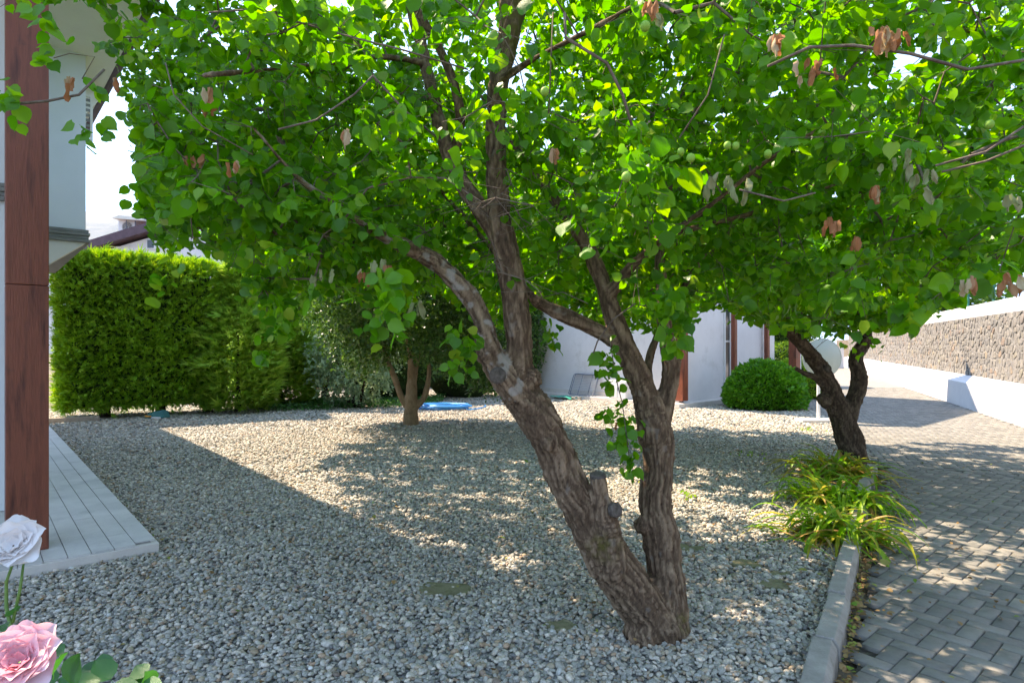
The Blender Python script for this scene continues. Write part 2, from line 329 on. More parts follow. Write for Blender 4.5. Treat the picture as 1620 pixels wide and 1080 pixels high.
M['litter'] = leafmat('leaf_litter', [(0, (.16, .09, .04)), (.4, (.30, .18, .08)), (.75, (.38, .24, .11)), (.9, (.25, .30, .06)), (1, (.10, .24, .03))], [(0, (.2, .1, .03)), (1, (.3, .2, .05))], .2, .8, .2)

# ------------------------------------------------------------------ leaf batches
LV = np.array([(0, 0, 0), (-.30, .10, .05), (-.47, .42, .09), (-.27, .80, .04), (0, 1.05, -.10), (.27, .80, .04), (.47, .42, .09), (.30, .10, .05), (0, .45, -.01)])
LQ = np.array([(0, 8, 2, 1), (8, 4, 3, 2), (0, 7, 6, 8), (8, 6, 5, 4)])
_e = [(.24, .0), (.44, .20), (.485, .45), (.36, .73), (.12, .93)]
LVF = np.array([(0, .03, 0), (0, .24, -.01), (0, .5, -.03), (0, .78, -.07), (0, 1.10, -.17)]+[(-x, y, .20*x-.10*y*y+(.03 if k % 2 else -.01)) for k, (x, y) in enumerate(_e)]+[(x, y, .20*x-.10*y*y+(-.02 if k % 2 else .03)) for k, (x, y) in enumerate(_e)])
LQF = np.array([(0, 1, 6, 5), (1, 2, 7, 6), (2, 3, 8, 7), (3, 4, 9, 8), (0, 10, 11, 1), (1, 11, 12, 2), (2, 12, 13, 3), (3, 13, 14, 4)])
def nrm(a): return a/(np.linalg.norm(a, axis=-1, keepdims=True)+1e-9)
def rand_dirs(n): return nrm(rng.normal(size=(n, 3)))
def leaf_frames(n, droop=.55, flat=.9, out=None):
    d = rng.normal(size=(n, 3)); d[:, 2] *= .35; d = nrm(d)
    if out is not None: d = nrm(d+out)
    d[:, 2] -= droop*(.5+rng.random(n)); d = nrm(d)
    nn = rng.normal(size=(n, 3))*.75+np.array([0, 0, flat]); nn = nn-d*(nn*d).sum(1, keepdims=True); nn = nrm(nn)
    s = np.cross(d, nn); return s, d, nn
def batch(o, s, d, nn, size, tmpl, quads):
    v = o[:, None, :]+size[:, None, None]*(tmpl[None, :, 0:1]*s[:, None, :]+tmpl[None, :, 1:2]*d[:, None, :]+tmpl[None, :, 2:3]*nn[:, None, :])
    k = len(tmpl); q = quads[None]+(np.arange(len(o))*k)[:, None, None]
    return v.reshape(-1, 3), q.reshape(-1, quads.shape[1])
S2 = np.array([(0, 0, 0), (-.30, .45, .06), (0, 1, 0), (.30, .45, .06)]); Q2 = np.array([(0, 3, 2, 1)])           # simple leaflet
def spray_tmpl():
    v = [(0, 0, 0)]; t = []
    for a, l, w in ((0, 1, .09), (.55, .72, .08), (-.55, .72, .08), (1.0, .45, .08), (-1.0, .45, .08)):
        c, s = math.cos(a), math.sin(a); b = len(v)
        y0 = .0 if a == 0 else .22*(1-abs(a)*.35)
        v += [(s*.0-w*c, y0+w*s, 0), (w*c, y0-w*s, 0), (s*l*.8, y0+c*l, -.08)]
        t.append((b, b+1, b+2))
    return np.array(v[1:]), np.array([(a-1, b-1, c-1) for a, b, c in t])
SPV, SPT = spray_tmpl()

# ------------------------------------------------------------------ ground
def sheet(name, pts, z, mat, kind='structure'):
    me = bpy.data.meshes.new(name); me.from_pydata([(p[0], p[1], z) for p in pts], [], [tuple(range(len(pts)))]); me.materials.append(mat)
    return link(name, me, None, kind)
sheet('ground', [(-9000, -3000), (9000, -3000), (9000, 12000), (-9000, 12000)], -.05, M['soil'])

C0 = G(252, 873.5)                                     # terrace outer corner
def LF(u, v, z=0): return C0+U*u+V*v+np.array([0, 0, z])
K0 = np.array([1.315, 2.85, 0]); KD = np.array([.532, .847, 0]); KD /= np.linalg.norm(KD); KN = np.array([KD[1], -KD[0], 0])   # kerb top outer line
KB = K0-KD*2.6; KE = K0+KD*6.25
WC = np.array([12.73, 18.24, 0]); WD = np.array([.392, .92, 0]); WD /= np.linalg.norm(WD); WN = np.array([WD[1], -WD[0], 0])       # retaining wall
HC = G(1075, 643); HR = HC+U*5.27; HL = HC+V*5.85
# gravel bed sheet
PEND = np.array([7.9, 17.0, 0]); 
gpoly = [KB+KN*.06, K0+KN*.06, KE+KN*.06, np.array([5.4, 9.4, 0]), np.array([6.9, 13.2, 0]), np.array([8.6, 19.8, 0]), np.array([3, 24, 0]), np.array([-8, 22, 0]), np.array([-13, 14, 0]), LF(-.4, 9.6), LF(-.4, .3), LF(-4, .3), np.array([-6, -1., 0])]
sheet('gravel_bed', gpoly, -.012, M['gravelbase'])
ppoly = [KB+KN*.2, KE+KN*.2, np.array([5.4, 9.4, 0]), np.array([6.9, 13.2, 0]), np.array([8.6, 19.8, 0]), np.array([17.0, 46., 0]), WC+WD*32, WC-WD*22]
sheet('paved_path', ppoly, -.030, M['litter_soil'])

def inside(poly, x, y):
    poly = np.array([(p[0], p[1]) for p in poly]); c = np.zeros(len(x), bool); j = len(poly)-1
    for i in range(len(poly)):
        xi, yi = poly[i]; xj, yj = poly[j]
        hit = ((yi > y) != (yj > y)) & (x < (xj-xi)*(y-yi)/(yj-yi+1e-12)+xi); c ^= hit; j = i
    return c

# pebbles: one uncountable thing, instanced inside one object
def pebble_collection():
    col = bpy.data.collections.new('pebble_shapes')
    for k in range(7):
        bm = bmesh.new(); bmesh.ops.create_icosphere(bm, subdivisions=2, radius=1)
        ph = np.array([v.co for v in bm.verts]); n = fbm(ph*1.3+k*7, 2, k)
        sc = [(1, .78, .5), (1, .88, .55), (1, .7, .5), (.95, .9, .46), (1, .76, .6), (1, .84, .44), (1, .62, .48)][k]
        for v, q in zip(bm.verts, n):
            v.co = Vector((v.co.x*sc[0], v.co.y*sc[1], v.co.z*sc[2]))*(.84+.32*q)
        me = bpy.data.meshes.new('pebble'); bm.to_mesh(me); bm.free()
        me.polygons.foreach_set('use_smooth', np.ones(len(me.polygons), bool)); me.materials.append(M['pebble'])
        col.objects.link(bpy.data.objects.new('pebble_shape', me))
    return col
PCOL = pebble_collection()
def scatter_pebbles(name, pts, rot, scl, idx):
    me = bpy.data.meshes.new(name); me.vertices.add(len(pts)); me.vertices.foreach_set('co', pts.astype(np.float32).ravel())
    for nm, arr, ty in (('rot', rot, 'FLOAT_VECTOR'), ('scl', scl, 'FLOAT_VECTOR')):
        a = me.attributes.new(nm, ty, 'POINT'); a.data.foreach_set('vector', arr.astype(np.float32).ravel())
    a = me.attributes.new('idx', 'INT', 'POINT'); a.data.foreach_set('value', idx.astype(np.int32))
    o = link(name, me, None, 'stuff')
    ng = bpy.data.node_groups.new(name, 'GeometryNodeTree')
    ng.interface.new_socket('Geometry', in_out='INPUT', socket_type='NodeSocketGeometry'); ng.interface.new_socket('Geometry', in_out='OUTPUT', socket_type='NodeSocketGeometry')
    N, L = ng.nodes, ng.links
    gi = N.new('NodeGroupInput'); go = N.new('NodeGroupOutput'); ip = N.new('GeometryNodeInstanceOnPoints'); ci = N.new('GeometryNodeCollectionInfo')
    ci.inputs['Collection'].default_value = PCOL; ci.inputs['Separate Children'].default_value = True; ci.inputs['Reset Children'].default_value = True
    mp = N.new('GeometryNodeMeshToPoints')
    L.new(gi.outputs[0], mp.inputs[0]); L.new(mp.outputs[0], ip.inputs['Points']); L.new(ci.outputs[0], ip.inputs['Instance']); ip.inputs['Pick Instance'].default_value = True
    for nm, ty, sk in (('rot', 'FLOAT_VECTOR', 'Rotation'), ('scl', 'FLOAT_VECTOR', 'Scale'), ('idx', 'INT', 'Instance Index')):
        na = N.new('GeometryNodeInputNamedAttribute'); na.data_type = ty; na.inputs['Name'].default_value = nm
        L.new([s for s in na.outputs if s.enabled][0], ip.inputs[sk])
    L.new(ip.outputs[0], go.inputs[0])
    md = o.modifiers.new('scatter', 'NODES'); md.node_group = ng; return o
FLATS = [(705, 932, .17), (1088, 868, .13), (1180, 893, .12), (1228, 925, .13), (885, 990, .09), (1236, 908, .08)]
def gravel_points():
    out = []
    for (y0, y1, dens, s) in ((1.6, 4.6, 2500, .0158), (4.6, 7.5, 2100, .0165), (7.5, 12, 1150, .0200), (12, 23.5, 560, .027)):
        x0, x1 = -.93*y1-.5, 9.
        n = int(dens*(y1-y0)*(x1-x0)); x = rng.uniform(x0, x1, n); y = rng.uniform(y0, y1, n)
        k = (x > -.9*y-.6) & inside(gpoly, x, y) & ((x-HC[0])*(-U[0])+(y-HC[1])*(-U[1]) > -9) 
        x, y = x[k], y[k]
        # keep off terrace, house footprint
        du = (x-C0[0])*U[0]+(y-C0[1])*U[1]; dv = (x-C0[0])*V[0]+(y-C0[1])*V[1]
        k = ~((du < -.0) & (dv > .0) & (dv < 9.7))
        hu = (x-HC[0])*U[0]+(y-HC[1])*U[1]; hv = (x-HC[0])*V[0]+(y-HC[1])*V[1]
        k &= ~((hu > -.45) & (hv > -.35))
        for (px, py, r) in FLATS:
            c = G(px, py); k &= ~((((x-c[0])/r)**2+((y-c[1])/(r*.8))**2 < .75) & (rng.random(len(x)) > .12))
        # kerb
        kn = (x-K0[0])*KN[0]+(y-K0[1])*KN[1]; k &= kn < .01
        x, y = x[k], y[k]
        out.append(np.stack([x, y, np.full(len(x), s)], 1))
    a = np.concatenate(out); n = len(a)
    s = a[:, 2]*np.exp(rng.normal(0, .22, n))*(1+.25*(fbm(np.stack([a[:, 0]*.8, a[:, 1]*.8, a[:, 0]*0], 1), 2)-.5))
    z = rng.uniform(-.010, .013, n)+.028*(fbm(np.stack([a[:, 0]*1.4, a[:, 1]*1.4, 0*a[:, 0]+3], 1), 3)-.5)
    pts = np.stack([a[:, 0], a[:, 1], z], 1)
    rot = np.stack([rng.normal(0, .42, n), rng.normal(0, .42, n), rng.uniform(0, 2*PI, n)], 1)
    return pts, rot, np.repeat(s[:, None], 3, 1), rng.integers(0, 7, n)
tag(scatter_pebbles('gravel', *gravel_points()), 'grey and white river pebbles covering the garden bed', 'gravel')

# flat mossy stones sunk in the gravel
lab = ['mossy flat stone in the gravel left of the leaning trunk', 'narrow mossy slab in the gravel just right of the forked trunk', 'olive flat stone in the gravel between the forked trunk and the lily clump',
       'largest brown flat stone in the gravel below the lily clump', 'small half buried flat stone in front of the forked trunk', 'small tan flat stone beside the kerb behind a larger one']
for i, (px, py, r) in enumerate(FLATS):
    c = G(px, py); mb = MB(); n = 11; ang = np.linspace(0, 2*PI, n, endpoint=False)
    rr = r*(.8+.35*np.random.default_rng(i).random(n)); ring = [c+np.array([math.cos(a)*q*1.1, math.sin(a)*q*.75, -.02]) for a, q in zip(ang, rr)]
    top = [np.array([p[0]*.97+c[0]*.03, p[1]*.97+c[1]*.03, .012+.006*math.sin(k*2+i)]) for k, p in enumerate(ring)]
    mb.add(ring+top, [tuple(range(n, 2*n))]+[(k, (k+1) % n, n+(k+1) % n, n+k) for k in range(n)])
    tag(mb.obj('flat_stone', M['flat'], None, .006), lab[i], 'stone', 'flat stones among the pebbles')

# ------------------------------------------------------------------ kerb
kerb = empty('kerb', K0, None, None); kerb['kind'] = 'structure'
L0 = 0; segs = []
s = -2.55; kr = np.random.default_rng(3)
cuts = [-2.55, -1.75, -.9, -.02, .22+.35, 1.27, 2.0, 2.75, 3.5, 4.3, 5.1, 5.9, 6.25]
for a, b in zip(cuts[:-1], cuts[1:]):
    j = kr.normal(0, .006, 4); o = K0+KD*(a+.005)+KN*(j[0]); Lk = b-a-.012
    prof = [(0, -.06), (.125, -.06), (.12, .055), (.095, .10+j[1]), (0.0, .10+j[1])]
    mb = MB(); mb.prism([o+KN*x+ZV*z for x, z in prof], KD*Lk+KN*j[2])
    mb.obj('kerb_stone', M['kerb'], kerb, .008)

# ------------------------------------------------------------------ pavers
def paver_mesh(L_, W_, mat):
    g = .004; x, y = L_/2-g/2, W_/2-g/2; b = .004; zt, zb = 0, -.028
    v = [(-x, -y, zb), (x, -y, zb), (x, y, zb), (-x, y, zb), (-x, -y, zt-b), (x, -y, zt-b), (x, y, zt-b), (-x, y, zt-b),
         (-x+b, -y+b, zt), (x-b, -y+b, zt), (x-b, y-b, zt), (-x+b, y-b, zt)]
    f = [(8, 9, 10, 11)]+[(i, (i+1) % 4, 4+(i+1) % 4, 4+i) for i in range(4)]+[(4+i, 4+(i+1) % 4, 8+(i+1) % 4, 8+i) for i in range(4)]
    return np.array(v), np.array(f)
PV, PF = paver_mesh(.20, .10, None)
paving = empty('paving', (0, 0, 0), None, None); paving['kind'] = 'structure'
pme = np_mesh('paver', PV, [PF], M['paver'])
B0 = np.array([5.0, 8.55]); BDir = np.array([.93, -.37])     # boundary between the two laying patterns
BN = np.array([.37, .93])
def herring(origin, ax, ay, w, rngi, test):
    res = []
    i, j = np.meshgrid(np.arange(*rngi[0]), np.arange(*rngi[1]), indexing='ij'); i = i.ravel(); j = j.ravel()
    d = (i-j) % 4
    for dd, off, rot in ((0, (1, .5), 0), (3, (.5, 1), 1)):
        k = d == dd
        cx, cy = (i[k]+off[0])*w, (j[k]+off[1])*w
        p = origin[None]+cx[:, None]*ax[None, :2]+cy[:, None]*ay[None, :2]
        a = math.atan2(ax[1], ax[0])+(PI/2 if rot else 0)
        res.append(np.concatenate([p, np.full((len(p), 1), a)], 1))
    r = np.concatenate(res); return r[test(r[:, 0], r[:, 1])]
def side(x, y): return (x-B0[0])*BN[0]+(y-B0[1])*BN[1]
def kside(x, y): return (x-K0[0])*KN[0]+(y-K0[1])*KN[1]
def wside(x, y): return (x-WC[0])*WN[0]+(y-WC[1])*WN[1]
f1 = herring(np.array([0., 0.]), U, V, .103, ((0, 170), (-70, 110)), lambda x, y: (kside(x, y) > .205) & (side(x, y) < -.05) & (y > 1.2) & (x < 1.05*y+1.5) & (wside(x, y) < -.05))
ax2 = np.array([WD[0], WD[1], 0]); ay2 = np.array([-WD[1], WD[0], 0])
f2 = herring(np.array([0., 0.]), ax2, ay2, .103, ((0, 300), (-170, 60)), lambda x, y: (side(x, y) > .05) & (y < 24) & (x < .95*y+1) & (wside(x, y) < -.05) & inside(ppoly, x, y) & ((kside(x, y) > .2) | (y > 8.6)))
pv = np.concatenate([f1, f2]); pr = np.random.default_rng(5)
vis = (np.abs(pv[:, 0]) < .835*pv[:, 1]) & (pv[:, 1] > 2.9)
order = np.argsort(np.where(vis, pv[:, 1], 1e3+pv[:, 1])); near = order[:300]; rest = order[300:]
hz = pr.normal(0, .0014, len(pv)); tx = pr.normal(0, .006, (len(pv), 2))
for k in near:
    Mx = Matrix.Translation((pv[k, 0], pv[k, 1], hz[k])) @ Matrix.Rotation(pv[k, 2]+pr.normal(0, .008), 4, 'Z') @ Matrix.Rotation(tx[k, 0], 4, 'X') @ Matrix.Rotation(tx[k, 1], 4, 'Y')
    link('paver', pme, paving, None, Mx)
c, s_ = np.cos(pv[rest, 2]), np.sin(pv[rest, 2])
X = PV[None, :, 0]*c[:, None]-PV[None, :, 1]*s_[:, None]+pv[rest, 0][:, None]; Yv = PV[None, :, 0]*s_[:, None]+PV[None, :, 1]*c[:, None]+pv[rest, 1][:, None]
Zv = PV[None, :, 2]+hz[rest][:, None]+PV[None, :, 0]*tx[rest, 1][:, None]
vv = np.stack([X, Yv, Zv], -1).reshape(-1, 3); ff = (PF[None]+(np.arange(len(rest))*len(PV))[:, None, None]).reshape(-1, 4)
link('paver_field', np_mesh('paver_field', vv, [ff], M['paver']), paving, 'stuff')
# header course between the patterns
for t in np.arange(.0, 4.6, .205):
    p = B0+BDir*t+BN*0
    link('paver', pme, paving, None, Matrix.Translation((p[0], p[1], .001)) @ Matrix.Rotation(math.atan2(BDir[1], BDir[0]), 4, 'Z'))
sheet('far_path', [(8.9, 24), (WC+WD*6.25-WN*.02)[:2], (WC+WD*31)[:2], (16.8, 46)], -.003, surf('far_path_concrete', (.22, .20, .175), (.27, .245, .215), 3, .9, .3, 40))

# ------------------------------------------------------------------ left house with terrace
house = empty('veranda_house', C0, 'pale house at far left with brown porch post, tiled terrace and overhanging upper floor', 'house')
mb = MB(); mb.box(LF(-6, 0, -.05), U*6, V*9.7, ZV*.128); terrace = mb.obj('terrace', M['slab'], house, .006)
# boards run away from the front edge
mb = MB(); mb.box(LF(-2.15, .05, .0775), U*2.10, V*9.5, ZV*.0075); mb.obj('grout_bed', M['grout'], terrace)
br = np.random.default_rng(11); w = .145; nb = 0
for i in range(14):
    u0 = -.012-(i+1)*w; v = .012
    v += br.uniform(0, .5)
    a = .012
    while a < 9.6:
        b = min(v, 9.6)
        if b-a > .12:
            mb = MB(); o = LF(u0+.003, a+.002, .0785); mb.box(o, U*(w-.006), V*(b-a-.004), ZV*(.014+br.uniform(0, .0015))); mb.obj('tile', M['board'], terrace, 0)
        a = b; v = b+br.choice([.9, 1.1, 1.3])
mb = MB(); mb.box(LF(-6, .06, .0781), U*3.8, V*9.5, ZV*.017); mb.obj('terrace_floor', M['board'], terrace)
# porch post
pc = np.array([-3.68, 4.72, .095]); s = .128
post = MB(); post.box(pc-U*s-V*.08, U*2*s, V*.24, ZV*2.0); postA = post.obj('porch_post', M['wood'], house, .006)
mb = MB(); mb.box(pc-U*s-V*.08+ZV*2.004-ZV*0, U*2*s, V*.24, ZV*3.1); mb.obj('porch_post', M['wood'], house, .006)
# fix: splice of the post sits at eye-level below (photo row ~603)
mb = MB(); mb.box(pc-U*.04-V*.02-ZV*.02, U*.08, V*.08, ZV*.02); mb.obj('post_shoe', M['greymetal'], house)
# near wall, bay and upper storey
mb = MB(); mb.box(LF(-6, 1.93, .10), U*5.25, V*5, ZV*5.5); mb.obj('wall', M['baypaint'], house)
mb = MB(); mb.box(LF(-5.2, 4.27, 3.12), U*5.2, V*4.6, ZV*2.45); mb.obj('upper_wall', M['baypaint'], house)
for (u0, u1, v0) in ((-5.2, .03, 4.235), (-6, -.72, 1.89)):
    for k in range(4):
        z0 = 2.985+k*.042; e = .014 if k % 2 == 0 else 0
        mb = MB(); mb.box(LF(u0, v0+.0-e, z0), U*(u1-u0+e), V*(4.6 if v0 > 4 else 4.9), ZV*.040); mb.obj('cornice_moulding', M['cornice'], house, .008)
mb = MB(); mb.prism([LF(0.0, 4.26, 2.983), LF(-1.55, 4.26, 1.75), LF(-1.55, 4.26, 2.983)], V*.35); mb.obj('corbel', M['cream'], house)
# roof with soffit
mb = MB(); mb.box(LF(-6.5, -.9, 5.45), U*6.85, V*15, ZV*.10); mb.obj('soffit', M['cream'], house)
mb = MB(); mb.hexa([LF(-6.7, -1.1, 5.552), LF(.42, -1.1, 5.552), LF(.42, 14.2, 5.552), LF(-6.7, 14.2, 5.552), LF(-6.7, 3, 6.6), LF(-2.8, 3, 6.6), LF(-2.8, 11, 6.6), LF(-6.7, 11, 6.6)]); mb.obj('roof', M['roof'], house)
mb = MB(); mb.tube([LF(.40, -1.0, 5.47), LF(.40, 14.1, 5.47)], .05, 12); mb.obj('gutter', M['roof'], house, smooth=False)
mb = MB(); mb.prism([LF(.0, 5.35, 5.448), LF(.33, 5.35, 5.448), LF(.33, 5.35, 5.33), LF(.12, 5.35, 5.02), LF(0, 5.35, 4.95)], V*.12); mb.obj('eave_bracket', M['cream'], house)
sh = MB(); 
for a in (0, .115): sh.box(LF(.01+a, 4.9, 4.45), U*.03, V*.03, ZV*.70)
for z in (4.45, 5.12): sh.box(LF(.04, 4.9, z), U*.085, V*.03, ZV*.03)
shutter = sh.obj('shutter', M['cream'], house)
for k in range(9):
    mb = MB(); mb.box(LF(.041, 4.905, 4.49+k*.07), U*.083, V*.02+ZV*.012, ZV*.035); mb.obj('slat', M['cornice'], shutter)

# ------------------------------------------------------------------ middle house
mid = empty('garden_house', HC, 'white two storey house behind the trees with brown posts and a grey plinth', 'house')
mb = MB(); mb.box(HC+ZV*.1, U*5.27, V*5.85, ZV*7.0); mb.obj('wall', M['wallpaint'], mid)
mb = MB(); mb.prism([HC-U*.45-V*.3, HC+U*3.7-V*.3, HC+U*3.7-V*.3+V*.35, HC+V*.05+U*.05, HC+U*.05+V*6.0, HC-U*.45+V*6.0], ZV*.115); mb.obj('plinth', M['slab'], mid, .01)
mb = MB(); mb.box(HC-U*1.6-V*.5+ZV*7.1, U*7.3, V*12.5, ZV*.18); mb.obj('roof', M['roof'], mid)  # unseen overhang, stretched far past the walls to keep the left wall shaded
mb = MB(); mb.box(HC+ZV*.115-U*.03+V*.0, U*.028, V*5.8, ZV*.12); mb.obj('skirting', M['slab'], mid)
def post_at(px, wpx, off, name='post', z0=.12, hgt=4.5):
    # on the line offset in front of the right face
    k = (px-810)/FPX; o = HC-V*off; t = (k*o[1]-o[0])/(U[0]-k*U[1]); c = o+U*t
    wd = wpx/FPX*c[1]
    mb = MB(); mb.box(c-U*wd/2-V*wd/2+ZV*z0, U*wd, V*wd*.9, ZV*hgt); ob = mb.obj(name, M['wood'], mid, .008)
    mb = MB(); mb.box(c-U*.04-V*.04+ZV*(.0), U*.08, V*.08, ZV*z0); mb.obj('post_shoe', M['greymetal'], mid); return c
post_at(1078, 15, .12, z0=.17); post_at(1161, 7.5, .22, z0=.2); post_at(1213, 7, .15, z0=.2)
# tall window beside the second post: frame, panes
k = (1149-810)/FPX; t = (k*HC[1]-HC[0])/(U[0]-k*U[1]); wc = HC+U*t
fr = MB()
for a in (-.16, .13): fr.box(wc+U*a-V*.05+ZV*.22, U*.05, V*.048, ZV*2.6)
for z in (.22, 1.72, 2.78): fr.box(wc-U*.11-V*.045+ZV*z, U*.24, V*.04, ZV*.05)
win = fr.obj('window', M['whitemetal'], mid, .004)
for z0, z1 in ((.27, 1.72), (1.77, 2.78)):
    mb = MB(); mb.box(wc-U*.11-V*.02+ZV*z0, U*.24, V*.015, ZV*(z1-z0)); mb.obj('pane', M['glass'], win)
mb = MB(); mb.tube([HL-U*.03+ZV*.1+V*-.05, HL-U*.03-V*.05+ZV*7], .045, 10); mb.obj('downpipe', M['whitemetal'], mid)

# utility cabinet against the wall
t = 1.45; cb = HC+V*t-U*.42+ZV*.117
cab = empty('utility_cabinet', cb, 'white metal utility cabinet on the plinth against the white house wall', 'cabinet')
mb = MB(); mb.box(cb, U*.36, V*.62, ZV*.52); mb.obj('body', M['whitemetal'], cab, .01)
for a in (.02, .325): 
    mb = MB(); mb.box(cb-U*.012+V*a+ZV*.03, U*.011, V*.275, ZV*.46); mb.obj('door', M['whitemetal'], cab, .003)
mb = MB(); mb.box(cb-U*.03+V*.29+ZV*.24, U*.018, V*.015, ZV*.09); mb.obj('handle', M['greymetal'], cab)

# wire rack leaning on the wall
rk0 = HC+V*2.75-U*.36+ZV*.12; rk = empty('wire_rack', rk0, 'grey wire frame rack leaning against the white house wall', 'rack')
RD = V*1.0; RU = ZV*.62+U*.26
def rrect(o, a, b, r=.07, n=5):
    la, lb = np.linalg.norm(a), np.linalg.norm(b); ea, eb = a/la, b/lb; pts = []
    for (cx, cy, s0) in ((la-r, r, -PI/2), (la-r, lb-r, 0), (r, lb-r, PI/2), (r, r, PI)):
        for k in range(n+1):
            an = s0+PI/2*k/n; pts.append(o+ea*(cx+r*math.cos(an))+eb*(cy+r*math.sin(an)))
    return pts+[pts[0]]
mb = MB(); mb.tube(rrect(rk0, RD, RU), .013, 8); mb.tube(rrect(rk0+U*.07+V*.03, RD*.97, RU), .013, 8); mb.obj('frame', M['greymetal'], rk, smooth=True)
for a in (.22, .62): 
    mb = MB(); mb.tube([rk0+RD*a, rk0+RD*a+RU], .010, 8); mb.obj('crossbar', M['greymetal'], rk)
mb = MB()
for a in np.arange(.05, .98, .045): mb.tube([rk0+RD*a+U*.01, rk0+RD*a+RU+U*.01], .0025, 4, False)
for a in np.arange(.08, .98, .075): mb.tube([rk0+RU*a+U*.01, rk0+RU*a+RD+U*.01], .0025, 4, False)
mb.obj('wire_mesh', M['greymetal'], rk, kind='stuff')

# mint sheet crumpled on the ground in front of the rack
gx, gy = np.meshgrid(np.linspace(0, 1, 16), np.linspace(0, 1, 12), indexing='ij'); o = HC+V*3.15-U*.95
pts = o[None]+gx.ravel()[:, None]*V*.95+gy.ravel()[:, None]*U*.42; pts = pts.copy(); pts[:, 2] = .03+.11*fbm(pts*5, 2, 9)*np.minimum(1, 6*gx.ravel()*(1-gx.ravel())+.3)
qi = np.array([(i*12+j, (i+1)*12+j, (i+1)*12+j+1, i*12+j+1) for i in range(15) for j in range(11)])
tag(link('ground_sheet', np_mesh('ground_sheet', pts, [qi], M['mint'], True)), 'mint green sheet crumpled on the gravel below the wire rack', 'sheet')
mb = MB(); q0 = HC+V*2.95-U*.85
mb.tube([q0+V*math.cos(a)*.16+U*math.sin(a)*.1+ZV*(.04+.07*abs(math.sin(a*1.5))) for a in np.linspace(0, 7.5, 26)], .02, 6)
tag(mb.obj('cable_coil', M['cornice'], None, smooth=True), 'small loop of grey cable beside the mint green sheet', 'cable')

# blue hose coil
hc = G(704, 648); mb = MB(); pts = []
hr = np.random.default_rng(2)
for k in range(240):
    a = k*.17; r = .30+.26*abs(math.sin(k*.021))+.03*math.sin(k*.7); pts.append(hc+np.array([r*1.15*math.cos(a), r*.75*math.sin(a), .03+.10*abs(math.sin(k*.033))]))
for k in range(30): pts.append(hc+np.array([.6-.1*math.sin(k*.2)+k*.012, -.1-.03*k*math.cos(k*.1), .03]))
mb.tube(pts, .021, 7); tag(mb.obj('garden_hose', M['blue'], None, smooth=True), 'bright blue garden hose coiled on the gravel behind the small tree', 'hose')

# teal garden tool and planks by the hedge
tb = G(246, 662); to = empty('garden_sprayer', tb, 'teal plastic garden tool with an orange strip lying under the hedge', 'garden tool')
mb = MB()
mb.add([tb+np.array(q) for q in [(-.28, .0, .02), (-.05, -.13, .02), (.22, -.1, .02), (.30, .08, .02), (0, .15, .02), (-.18, .02, .12), (-.02, -.06, .16), (.2, -.03, .21), (.25, .07, .18), (0, .09, .15)]],
       [(4, 3, 2, 1, 0), (5, 6, 7, 8, 9), (0, 1, 6, 5), (1, 2, 7, 6), (2, 3, 8, 7), (3, 4, 9, 8), (4, 0, 5, 9)]); mb.obj('body', M['teal'], to, .02)
mb = MB(); mb.box(tb+np.array([-.17, -.125, .05]), np.array([.15, -.03, .0]), np.array([0, .03, 0]), ZV*.035); mb.obj('strip', M['orange'], to, .008)
mb = MB(); mb.tube([tb+np.array([.0, -.13, .03]), tb+np.array([.1, -.2, .04]), tb+np.array([.2, -.16, .03])], .025, 8); mb.obj('nozzle', M['whitemetal'], to)
def plank(px0, py0, px1, py1, wd, th, label, z=0.0):
    a = G(px0, py0); b = G(px1, py1); d = b-a; n = np.array([-d[1], d[0], 0]); n /= np.linalg.norm(n)
    mb = MB(); mb.box(a+ZV*z, d, n*wd, ZV*th); tag(mb.obj('wooden_board', M['plank'], None, .006), label, 'board', 'boards lying by the hedge')
plank(60, 671, 157, 666, .10, .11, 'long tan timber edging board under the left end of the hedge')
plank(256, 673, 318, 668, .22, .03, 'short pale board lying flat on the gravel by the teal tool')

# ------------------------------------------------------------------ retaining wall of rubble stone
rw = empty('stone_wall', WC, 'rubble stone retaining wall with white base and white parapet along the paved path', 'wall')
def WP(a, n, z): return WC+WD*a+WN*n+ZV*z
for a0, a1 in ((-20, -8), (-8, -.0), (.0, 12), (12, 31)):
    mb = MB(); mb.prism([WP(a0, 0, -.03), WP(a0, .5, -.03), WP(a0, .5, .80), WP(a0, .36, .79), WP(a0, .02, .655), WP(a0, 0, .64)], WD*(a1-a0-.004)); mb.obj('wall_base', M['whitebase'], rw, .006)
WT = 2.42
mb = MB(); mb.box(WP(-20, .375, .7), WD*51, WN*.5, ZV*(WT-.72)); mb.obj('mortar_backing', M['mortar'], rw)
for a0, a1 in ((-20, -4), (-4, 3), (3, 10), (10, 31)):
    mb = MB(); mb.box(WP(a0, .44, WT-.012), WD*(a1-a0-.006), WN*.22, ZV*.33); mb.obj('parapet', M['whitebase'], rw, .006)
def clip(poly, a, b, c):   # keep a*x+b*y<=c
    out = []
    for i in range(len(poly)):
        p, q = poly[i], poly[(i+1) % len(poly)]; dp = a*p[0]+b*p[1]-c; dq = a*q[0]+b*q[1]-c
        if dp <= 0: out.append(p)
        if (dp < 0) != (dq < 0) and abs(dp-dq) > 1e-12:
            t = dp/(dp-dq); out.append((p[0]+t*(q[0]-p[0]), p[1]+t*(q[1]-p[1])))
    return out
sr = np.random.default_rng(21); cw, chh = .21, .165; NI, NJ = int(45/cw), 10
S0 = -14.0
cen = np.zeros((NI+2, NJ+2, 2))
for i in range(NI+2):
    for j in range(NJ+2): cen[i, j] = (S0+(i-.5)*cw+sr.uniform(-.45, .45)*cw, .80+(j-.5)*chh+sr.uniform(-.42, .42)*chh)
far_v = []; far_f = []; stones = []
